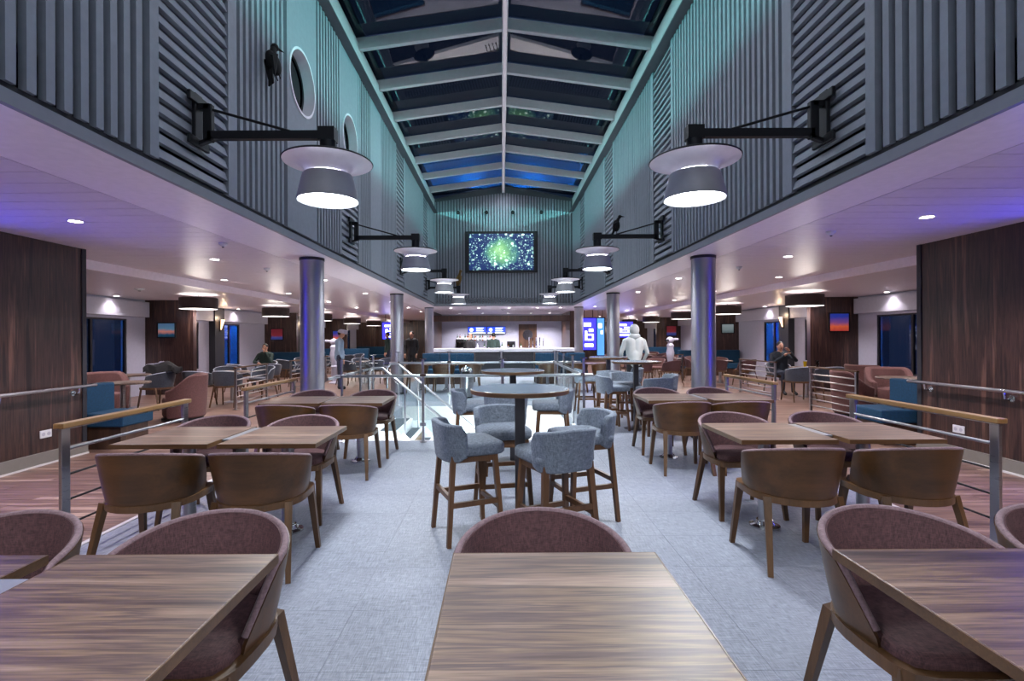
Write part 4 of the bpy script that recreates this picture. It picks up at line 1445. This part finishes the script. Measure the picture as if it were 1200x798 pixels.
# birds
def bird(label, loc, rz, sc, mat='bird', up=0.0):
    o = thing('bird_figure', label, 'figurine', loc, rz)
    body = MB()
    body.ball((0, 0, .0), (.06 * sc, .09 * sc, .15 * sc), 14, 10)
    b = body.build('body', mat, o, smooth=60)
    m = MB()
    m.tube([(0, -.02 * sc, .10 * sc), (0, -.05 * sc, .17 * sc), (0, -.075 * sc, .20 * sc)], [.045 * sc, .035 * sc, .035 * sc], 10)
    m.ball((0, -.085 * sc, .215 * sc), .045 * sc, 12, 8)
    m.build('head', mat, o, smooth=60)
    MB().cyl((0, -.115 * sc, .22 * sc), (0, -.21 * sc, .20 * sc), .02 * sc, .003 * sc, n=8).build('beak', mat, o)
    for s in (-1, 1):
        m = MB()
        m.add([(s * .05 * sc, -.05 * sc, .10 * sc), (s * .055 * sc, .07 * sc, .05 * sc), (s * .05 * sc, .10 * sc, -.24 * sc), (s * .045 * sc, .02 * sc, -.10 * sc),
               (s * .075 * sc, -.03 * sc, .07 * sc), (s * .08 * sc, .06 * sc, .03 * sc), (s * .065 * sc, .09 * sc, -.20 * sc), (s * .065 * sc, .03 * sc, -.08 * sc)],
              [(0, 1, 2, 3), (7, 6, 5, 4), (0, 4, 5, 1), (1, 5, 6, 2), (2, 6, 7, 3), (3, 7, 4, 0)])
        m.build('wing', mat, o)
        MB().cyl((s * .025 * sc, 0, -.12 * sc), (s * .025 * sc, -.01 * sc, -.2 * sc), .006 * sc, n=6).build('leg', mat, o)
    m = MB()
    m.add([(-.03 * sc, .06 * sc, -.1 * sc), (.03 * sc, .06 * sc, -.1 * sc), (.045 * sc, .12 * sc, -.3 * sc), (-.045 * sc, .12 * sc, -.3 * sc),
           (-.03 * sc, .08 * sc, -.1 * sc), (.03 * sc, .08 * sc, -.1 * sc), (.045 * sc, .135 * sc, -.3 * sc), (-.045 * sc, .135 * sc, -.3 * sc)],
          [(0, 1, 2, 3), (7, 6, 5, 4), (0, 4, 5, 1), (1, 5, 6, 2), (2, 6, 7, 3), (3, 7, 4, 0)])
    m.build('tail', mat, o)
    return o
bd = bird('black bird figure clinging to the ribbed porthole wall', (XL + .15, 5.15, 4.32), R(170), .9)
bd.rotation_euler = (R(-8), R(14), R(150))
bird('small black bird figure perched on a lamp arm, plain wall', (1.86, 8.07, 3.275), R(70), .65)
bird('golden bird figure perched above the farthest lamp, porthole wall', (-1.36, 16.1, 3.385), R(30), 1.1, 'gold')

# white telescopes
for sg, x, y, sd in ((-1, -5.55, 16.5, LS), (1, 5.6, 16.6, RS)):
    o = thing('viewing_telescope', 'white pedestal viewing telescope beside the barred screen, %s' % sd, 'telescope', (x, y, 0), R(90) if sg < 0 else R(-70))
    MB().lathe([(.18, 0), (.18, .03), (.09, .06), (.08, .5), (.11, .55), (.08, .6), (.11, .8), (.13, .95), (.10, 1.1), (.12, 1.2), (.07, 1.27)], 20).build('pedestal', 'white', o, smooth=35)
    m = MB()
    m.ball((0, 0, 1.37), (.11, .13, .11), 14, 10)
    m.build('head', 'white', o, smooth=60)
    for s in (-1, 1):
        MB().cyl((s * .045, .06, 1.38), (s * .045, .27, 1.40), .036, .045, n=14).build('barrel', 'white', o, smooth=40)
        MB().cyl((s * .045, -.10, 1.37), (s * .045, -.16, 1.365), .03, .025, n=12).build('eyepiece', 'black', o, smooth=40)

# litter bin
o = thing('litter_bin', 'cylindrical steel litter bin with domed lid before the teal booths', 'bin', (-.88, 12.35, 0))
MB().lathe([(.14, 0), (.14, .03)], 32).build('foot', 'black', o, smooth=40)
MB().lathe([(.145, .03), (.145, .56)], 32).build('body', 'steel', o, smooth=40)
MB().lathe([(.15, .56), (.15, .66), (.13, .72), (.08, .76), (.02, .775)], 32).build('lid', 'chrome', o, smooth=50)
MB().box(-.08, .08, -.153, -.13, .58, .65).build('opening', 'black', o)

# ------------------------------------------------------------------ booths, bar, signs
for sg, x0, x1, sd in ((-1, -2.62, -.92, LS), (1, 1.10, 2.74, RS)):
    o = thing('teal_booth', 'teal upholstered booth bench before the bar, %s' % sd, 'bench', ((x0 + x1) / 2, 16.4, 0))
    h = (x1 - x0) / 2
    MB().box(-h, h, -.45, .2, 0, .28).build('base', 'barwood', o)
    MB().box(-h, h, -.5, .2, .281, .47).build('seat', 'teal', o, bevel=.03)
    for k in range(3):
        a = -h + 2 * h * k / 3
        MB().box(a + .004, a + 2 * h / 3 - .004, .02, .2, .471, .97).build('back_cushion', 'teal', o, bevel=.02)
    MB().box(-h - .03, h + .03, .2, .28, 0, .98).build('back_panel', 'barwood', o)
o = thing('bar_counter', 'long bar counter with thick white top and dark front', 'bar counter', (.05, 19.5, 0))
MB().box(-2.7, 2.75, 0, .6, 0, .93).build('body', 'darkpaint', o)
MB().box(-2.75, 2.80, -.12, .7, .93, 1.06).build('counter_top', 'counter', o, bevel=.01)
for k in range(6):
    a = -2.68 + 5.4 * k / 6
    MB().box(a + .02, a + .88, -.02, 0, .12, .86).build('front_panel', 'darkpaint', o)
MB().cyl((-2.65, -.14, .22), (2.7, -.14, .22), .02, n=10).build('foot_rail', 'chrome', o, smooth=40)
struct(MB().box(-3.0, 3.0, 25.0, 25.2, 0, ZC).build('wall_bar_back', 'barwall'))
hd = struct(MB().box(-3.0, 3.05, 22.0, 22.15, 2.20, 2.46).build('trim_70', 'barwood'))
o = thing('back_counter', 'steel back counter behind the bar under the menu screens', 'counter', (0, 24.6, 0))
MB().box(-2.9, 2.9, -.25, .38, 0, .9).build('cabinet', 'darkpaint', o)
MB().box(-2.9, 2.9, -.28, .38, .9, .94).build('worktop', 'steel', o)
for z in (1.32, ):
    MB().box(-2.3, -.2, .18, .38, z, z + .03).build('shelf', 'steel', o)
# menu screens
for k in range(2):
    o = thing('menu_screen', 'bright blue menu screen with white lettering, %s' % ('above the dark-clad barman' if k == 0 else 'above the green-clad barman'), 'screen', (-1.23 + .96 * k, 24.995, 1.86))
    MB().box(-.47, .47, -.06, 0, -.19, .19).build('housing', 'black', o)
    MB().box(-.45, .45, -.065, -.0605, -.17, .17).build('display', 'menu_blue', o)
    MB().cyl((-.28, -.066, .02), (-.28, -.069, .02), .09, n=20).build('dish_picture', 'menu_white', o)
    for r in range(4):
        MB().box(-.05, .34 - .05 * (r % 2), -.069, -.066, .10 - .07 * r, .125 - .07 * r).build('text_line', 'menu_white', o)
    MB().box(-.42, .42, -.069, -.066, -.165, -.12).build('price_band', 'menu_white', o)
# wood panel with round mirror
o = thing('mirror_panel', 'dark wood panel with round glowing mirror behind the beer taps', 'panel', (1.30, 24.99, 0))
MB().box(-.45, .45, -.05, 0, .95, 2.15).build('board', 'barwood', o)
MB().cyl((0, -.05, 1.62), (0, -.075, 1.62), .25, n=36).build('mirror_frame', 'chrome', o, smooth=40)
MB().cyl((0, -.076, 1.62), (0, -.08, 1.62), .22, n=36).build('mirror_glass', 'chrome', o, smooth=40)
# beer taps
for k in range(5):
    o = thing('beer_tap', 'chrome beer tap in the row on the bar counter', 'tap', (1.08 + .14 * k, 19.75, 1.06), group='beer taps')
    MB().lathe([(.035, 0), (.03, .02), (.022, .04), (.022, .26), (.03, .28), (.02, .31)], 14).build('font', 'chrome', o, smooth=40)
    MB().beam((0, -.02, .27), (0, -.05, .42), .03, .018, .045, .02).build('handle', 'black' if k % 2 else 'white', o)
    MB().cyl((0, -.01, .22), (0, -.09, .18), .009, n=8).build('spout', 'chrome', o, smooth=40)
# coffee machine, grinder
for x, h, lab in ((-2.05, .48, 'black coffee machine on the back counter under the shelf end'), (.46, .36, 'small black coffee grinder on the back counter')):
    o = thing('coffee_machine', lab, 'coffee machine', (x, 24.55, .94))
    MB().box(-.2, .2, -.18, .2, 0, .08).build('drip_tray', 'chrome', o)
    MB().box(-.2, .2, .02, .2, .08, h).build('body', 'black', o, bevel=.01)
    MB().box(-.2, .2, -.16, .02, h - .16, h).build('brew_head', 'black', o, bevel=.01)
    MB().cyl((0, -.08, h - .22), (0, -.08, h - .16), .03, n=12).build('spout', 'chrome', o)
# bottles
def make_bottle(mat):
    o = thing('bottle', 'x', 'bottle')
    MB().lathe([(.036, 0), (.038, .01), (.038, .17), (.03, .20), (.014, .23), (.013, .29)], 14).build('glass', mat, o, smooth=40)
    MB().lathe([(.0155, .285), (.0155, .31)], 12).build('cap', 'black', o)
    MB().lathe([(.0385, .06), (.0385, .14)], 14, cap=False).build('paper_label', 'plastic', o, smooth=40)
    return o
BT = [Proto(make_bottle(m)) for m in ('bottle1', 'bottle2', 'bottle3')]
for k in range(16):
    c = ('green', 'amber', 'clear')[k % 3]
    BT[k % 3].put('%s glass bottle on the shelf behind the bar' % c, (-2.2 + .125 * k, 24.86, 1.35), group='%s bottles on the bar shelf' % c)
for k in range(9):
    c = ('amber', 'clear', 'green')[k % 3]
    BT[(k + 1) % 3].put('%s glass bottle on the back counter' % c, (-1.5 + .3 * k + random.uniform(-.05, .05), 24.5, .94), group='%s bottles on the back counter' % c)

# blue signs
def sign(label, x, y, z, w_, h_, glyphs, body='sign_blue'):
    o = thing('illuminated_sign', label, 'sign', (x, y, z))
    MB().box(-w_/2 - .04, w_/2 + .04, .0, .12, -h_/2 - .04, h_/2 + .04).build('casing', 'black', o)
    MB().box(-w_/2, w_/2, -.012, -.0005, -h_/2, h_/2).build('display', body, o)
    for q in (-.3, .3):
        MB().cyl((q * w_, .06, h_/2 + .04), (q * w_, .06, (ZC if abs(x) < XS else ZO) - z - .001), .012, n=8).build('hanging_rod', 'black', o)
    for (gx, gz, gw, gh) in glyphs:
        MB().box((gx - gw/2) * w_, (gx + gw/2) * w_, -.02, -.0125, (gz - gh/2) * h_, (gz + gh/2) * h_).build('light_shape', 'sign_white', o)
    return o
GL = [(-.1, .3, .5, .12), (.15, .12, .3, .1), (-.2, -.05, .16, .3), (.1, -.02, .4, .05), (.1, -.18, .4, .05), (.28, -.1, .1, .2), (0, -.36, .6, .1)]
sign('tall blue illuminated sign beside the bar end, plain-wall side', 3.75, 21.5, 1.62, .62, 1.35, GL)
sign('pale blue illuminated panel next to the tall blue sign', 4.28, 21.6, 1.5, .30, 1.6, GL[:2], 'sign_pale')
sign('blue illuminated sign in the lounge beyond the hooded person', 6.0, 24.5, 1.85, .85, .75, GL)
sign('blue illuminated sign behind the steel column, porthole-wall side', -5.5, 24.5, 1.85, .7, .8, GL)
for sg, nm in ((-1, LS), (1, RS)):
    for k, (x, y) in enumerate(((3.25, 13.2), (2.5, 19.3))):
        pass

# glasses on the drinks table
for x, m, lab in ((7.36, 'beer', 'tall glass of golden beer'), (7.66, 'cola', 'tall glass of dark drink')):
    o = thing('drinking_glass', lab + ' on the table of the man in navy', 'glass', (x, 12.12, .72))
    MB().lathe([(.03, .002), (.042, .15)], 18).build('drink', m, o, smooth=40)
    MB().lathe([(.031, 0), (.0435, .17), (.042, .17), (.0302, .002)], 18, cap=False).build('glass', 'clear', o, smooth=40)
    MB().lathe([(.0425, .15), (.0425, .165)], 18).build('foam', 'white' if m == 'beer' else 'cola', o, smooth=40)

# crumpled striped jacket on the left tub chair back
NAVY.put('navy chair with the striped jacket over it', (-7.3, 10.62, 0), aim(-1, .2))
jk = thing('striped_jacket', 'dark jacket with white stripes thrown over a navy chair', 'jacket', (-7.2, 10.6, .645))
m = MB()
pts = []
for r in range(7):
    row = []
    for c in range(9):
        u, v = c / 8 - .5, r / 6 - .5
        row.append((u * .62 + .02 * math.sin(5 * v), v * .3 + .02 * math.sin(7 * u), .25 + .10 * math.cos(3.2 * u) * math.cos(2.6 * v) + .035 * math.sin(9 * u + 4 * v)))
    pts.append(row)
low = [[(x, y, z - .1 - .12 * (1 - abs(2 * (i / 8 - .5)))) for i, (x, y, z) in enumerate(row)] for row in pts]
m.sheet(pts, low)
m.build('cloth', 'blackcloth', jk, smooth=60)
for k in range(3):
    q = [(-.30 + .05 * i, -.02 + .05 * (k - 1), pts[3][min(8, max(0, int(round((-.30 + .05 * i) / .62 * 8 + 4))))][2] + .012) for i in range(7)]
    MB().tube(q, .012, 6).build('stripe', 'white', jk, smooth=60)

# ------------------------------------------------------------------ people
def capsule(mb, p0, p1, r0, r1, n=12):
    p0, p1 = Vector(p0), Vector(p1)
    mb.cyl(p0, p1, r0, r1, n)
    mb.ball(p0, r0, n, 8); mb.ball(p1, r1, n, 8)

def person(label, loc, rz, top, legs, hips=.93, seated=False, arms=None, cap=None, hood=False, bald=False, tilt=0.0, sc=1.0):
    o = thing('person', label, 'person', loc, rz)
    H = hips
    hd_ = Vector((0, .02 + tilt, H + .69))
    B = []      # p0,p1,r0,r1,mat   (facing +Y)
    B.append(((0, 0, H), (0, 0, H + .16), .145, .14, 1 if not seated else 1))
    for s in (-.06, .06):
        B.append(((s, 0, H + .14), (s * 1.35, .005, H + .44), .115, .125, 1))
    B.append(((-.15, 0, H + .46), (.15, 0, H + .46), .075, .075, 1))
    B.append(((0, 0, H + .48), (0, .01 + tilt * .5, H + .60), .062, .055, 0))
    for s in (-1, 1):
        if seated:
            k_, a_ = (s * .12, .46, H + .02), (s * .12, .44, .09)
            B.append(((s * .09, .0, H), k_, .088, .062, 2)); B.append((k_, a_, .06, .042, 2))
            B.append((a_, (s * .13, .60, .04), .042, .038, 3))
        else:
            k_, a_ = (s * .10, .01, .49), (s * .10, -.01, .09)
            B.append(((s * .09, 0, H), k_, .092, .062, 2)); B.append((k_, a_, .06, .042, 2))
            B.append(((s * .10, -.02, .05), (s * .11, .14, .04), .045, .038, 3))
    arms = arms or [((-.2, 0, H + .46), (-.25, -.02, H + .19), (-.24, .08, H - .04)), ((.2, 0, H + .46), (.25, -.02, H + .19), (.24, .08, H - .04))]
    hands = []
    for sh, el, wr in arms:
        B.append((sh, el, .06, .047, 1)); B.append((el, wr, .045, .034, 1))
        d = (Vector(wr) - Vector(el)).normalized()
        hands.append((Vector(wr), d))
        B.append((wr, tuple(Vector(wr) + d * .07), .030, .034, 0))
    mbh = MB()
    for b in B: capsule(mbh, b[0], b[1], b[2], b[3])
    mbh.ball(tuple(hd_), (.076, .095, .112), 16, 12)
    mbh.ball((hd_.x, hd_.y + .03, hd_.z - .06), (.055, .06, .055), 12, 8)
    mbh.cyl(hd_ + Vector((0, .085, .02)), hd_ + Vector((0, .115, -.025)), .010, .017, n=8)
    for s in (-1, 1): mbh.ball((hd_.x + s * .078, hd_.y - .005, hd_.z - .01), (.014, .022, .032), 8, 6)
    me = bpy.data.meshes.new('tmp'); me.from_pydata(mbh.v, [], mbh.f)
    tmp = bpy.data.objects.new('tmp', me); COL.objects.link(tmp)
    rm = tmp.modifiers.new('r', 'REMESH'); rm.mode = 'VOXEL'; rm.voxel_size = .016
    sm = tmp.modifiers.new('s', 'SMOOTH'); sm.iterations = 4; sm.factor = .5
    dg = bpy.context.evaluated_depsgraph_get()
    body_me = bpy.data.meshes.new_from_object(tmp.evaluated_get(dg))
    bpy.data.objects.remove(tmp)
    # add fingers to the same mesh
    fv = [tuple(v.co) for v in body_me.vertices]; ff = [tuple(p.vertices) for p in body_me.polygons]
    fm = MB()
    for wr, d in hands:
        p = wr + d * .08
        side = d.cross(Vector((0, 0, 1)))
        if side.length < .2: side = Vector((1, 0, 0))
        side.normalize()
        dn = d.cross(side).normalized()
        for q, ln in ((-.026, .062), (-.009, .074), (.009, .07), (.026, .055)):
            k1 = p + side * q + d * .02
            k2 = k1 + d * ln * .55 + dn * .006
            k3 = k2 + d * ln * .35 + dn * .03
            fm.tube([k1, k2, k3], [.0095, .009, .007], 6)
        t0 = wr + d * .03 + side * .03
        fm.tube([t0, t0 + side * .022 + d * .03, t0 + side * .018 + d * .06 + dn * .015], [.011, .010, .008], 6)
    off = len(fv)
    nbody = len(ff)
    fv += fm.v; ff += [tuple(i + off for i in f) for f in fm.f]
    me = bpy.data.meshes.new('body'); me.from_pydata(fv, [], ff)
    for mm in ('skin', top, legs, 'blackcloth'): me.materials.append(M[mm])
    segs = [(Vector(b[0]), Vector(b[1]), b[2], b[3], b[4]) for b in B] + [(hd_ - Vector((0, 0, .05)), hd_, .1, .1, 0)]
    idx = []
    for i, p in enumerate(me.polygons):
        if i >= nbody: idx.append(0); continue
        c = p.center
        best, bm_ = 1e9, 1
        for a, b, r0, r1, mt in segs:
            ab = b - a
            t = max(0, min(1, (c - a).dot(ab) / ab.length_squared))
            d = (c - a - ab * t).length - (r0 + (r1 - r0) * t)
            if d < best: best, bm_ = d, mt
        idx.append(bm_)
    me.polygons.foreach_set('material_index', idx)
    me.polygons.foreach_set('use_smooth', [True] * len(me.polygons))
    me.update()
    bo = bpy.data.objects.new('body', me); COL.objects.link(bo); bo.parent = o
    for s in (-1, 1):
        MB().ball((hd_.x + s * .03, hd_.y + .082, hd_.z + .012), (.013, .008, .008), 8, 6).build('eye', 'black', o, smooth=60)
    MB().ball((hd_.x, hd_.y + .088, hd_.z - .062), (.024, .008, .006), 8, 6).build('mouth', 'pink', o, smooth=60)
    if hood:
        m = MB()
        m.ball((hd_.x, hd_.y - .015, hd_.z + .005), (.112, .115, .140), 18, 12)
        m.ball((hd_.x, hd_.y - .03, hd_.z - .13), (.135, .10, .09), 16, 10)
        # open the hood in front
        keep = MB(); keep.v = m.v
        for f in m.f:
            cy = sum(m.v[i][1] for i in f) / len(f); cz = sum(m.v[i][2] for i in f) / len(f)
            if not (cy > hd_.y + .055 and cz > hd_.z - .10):
                keep.f.append(f); keep.mi.append(0)
        keep.build('hood', top, o, smooth=60)
    elif not bald:
        m = MB()
        m.ball((hd_.x, hd_.y - .018, hd_.z + .028), (.084, .094, .100), 18, 12)
        m.build('hair', 'hair', o, smooth=60)
    if cap:
        m = MB()
        m.ball((hd_.x, hd_.y - .005, hd_.z + .045), (.092, .106, .085), 18, 10)
        m.cyl((hd_.x, hd_.y + .03, hd_.z + .05), (hd_.x, hd_.y + .17, hd_.z + .035), .075, .06, n=12)
        m.build('cap', cap, o, smooth=50)
    return o
H = .93
person('seated man in dark green jacket, hand at his cheek, at a lounge table', (-7.35, 15.52, 0), math.pi, 'greencloth', 'jeans', hips=.52, seated=True,
       arms=[((-.2, 0, .98), (-.27, .2, .76), (-.07, .16, 1.06)), ((.2, 0, .98), (.27, .16, .76), (.06, .34, .74))])
person('seated man in dark navy sweater raising both hands, at the drinks table', (7.25, 13.02, 0), math.pi * .97, 'navycloth', 'jeans', hips=.53, seated=True,
       arms=[((-.2, 0, .99), (-.30, .22, .86), (-.07, .36, 1.10)), ((.2, 0, .99), (.28, .16, .76), (.04, .32, .98))])
person('standing man in white cap and grey-blue jacket, side view', (-4.75, 14.6, 0), R(-70), 'bluecloth', 'jeans', cap='white', tilt=.04)
person('person in white hooded top standing with back turned', (2.92, 11.0, 0), 0, 'whitecloth', 'blackcloth', hood=True,
       arms=[((-.2, 0, H + .46), (-.29, .0, H + .2), (-.24, .14, H + .02)), ((.2, 0, H + .46), (.29, .0, H + .2), (.24, .14, H + .02))])
person('broad man in black shirt standing beside the bar end column', (-3.42, 19.0, 0), math.pi * .9, 'blackcloth', 'blackcloth', sc=1.0)
person('second man in black standing behind the broad man in black', (-4.0, 19.7, 0), math.pi * .8, 'blackcloth', 'blackcloth')
person('person in dark green coat half hidden behind a steel column', (-4.75, 20.8, 0), math.pi * .6, 'greencloth', 'jeans')
person('barman in black bending behind the bar counter', (-1.33, 20.75, 0), R(-30), 'blackcloth', 'blackcloth', hips=.86, bald=True, tilt=.05)
person('barman in dark green standing behind the bar, back turned', (-.34, 20.8, 0), 0, 'greencloth', 'blackcloth', hips=.88, cap='black')

# ------------------------------------------------------------------ outside the windows
for sg, nm in ((-1, 'left'), (1, 'right')):
    q = struct(MB().box(*sorted((sg * 11.6, sg * 11.8)), 15.2, 36.0, -0.5, 2.4).build('wall_bulwark_' + nm, 'bulk'))
    for k in range(6):
        MB().box(*sorted((sg * 11.52, sg * 11.6)), 16.5 + 3 * k, 16.62 + 3 * k, -.5, 2.4).build('bulwark_stay', 'bulk', q)
    MB().box(*sorted((sg * 11.4, sg * 11.85)), 15.2, 36, 2.4, 2.48).build('bulwark_rail', 'railwood', q)
    struct(MB().box(*sorted((sg * (XWIN + .4), sg * 12.0)), 6.5, 36.0, -.5, -.3).build('floor_deck_' + nm, 'bulk'))
    for k in range(4):
        o = thing('deck_floodlight', 'blue floodlight on the outer deck beyond the windows', 'light', (sg * 10.1, 17.5 + 4.5 * k, 2.75), group='deck floodlights')
        MB().box(-.1, .1, -.15, .15, 0, .08).build('housing', 'black', o)
        MB().box(-.08, .08, -.13, .13, -.006, -.0005).build('lens', 'blueglow', o)
        MB().cyl((-sg * .16, 0, -3.05), (-sg * .16, 0, .06), .03, n=8).build('pole', 'black', o)
        MB().beam((-sg * .16, 0, .04), (-sg * .05, 0, .04), .03, .03).build('bracket', 'black', o)
        light('lamp', 'SPOT', (0, 0, -.03), (0, sg * R(-62), 0), 160, (.03, .30, 1.0), o, spot_size=R(150), spot_blend=.5, shadow_soft_size=.1)
fu = struct(MB().box(-5.5, 5.5, 19.6, 19.9, 6.2, 8.7).build('wall_added_backdrop', 'bulk'))  # added backdrop, lit blue so the far skylight panes look blue
for k in range(12):
    MB().box(-5.3 + .93 * k, -5.2 + .93 * k, 19.55, 19.6, 6.2, 8.7).build('stiffener', 'bulk', fu)
for k, x in enumerate((-3.6, -1.2, 1.2, 3.6)):  # added floodlights that turn the backdrop blue
    o = thing('backdrop_floodlight', 'blue floodlight added outside to light the backdrop above the skylight end', 'light', (x, 18.75, 7.2), group='added backdrop floodlights')
    MB().box(-.12, .12, -.06, .06, 0, .14).build('housing', 'black', o)
    MB().box(-.1, .1, .0605, .066, .02, .12).build('lens', 'blueglow', o)
    MB().cyl((0, 0, -.12), (0, 0, 0), .02, n=8).build('bracket', 'black', o)
    light('lamp', 'SPOT', (0, .1, .1), (R(100), 0, 0), 150, (.02, .34, 1.0), o, spot_size=R(150), spot_blend=.5, shadow_soft_size=.1)
for k in range(7):
    o = thing('harbour_lamp', 'tiny harbour lamp far outside the dark window, plain-wall side', 'lamp', (62.0 + 2.2 * k, 74.0 - 1.2 * k, -.3), group='harbour lamps')
    MB().ball((0, 0, 2.0), .16, 8, 6).build('globe', 'harbour', o)
    MB().cyl((0, 0, -2.0), (0, 0, 1.85), .06, n=6).build('mast', 'black', o)
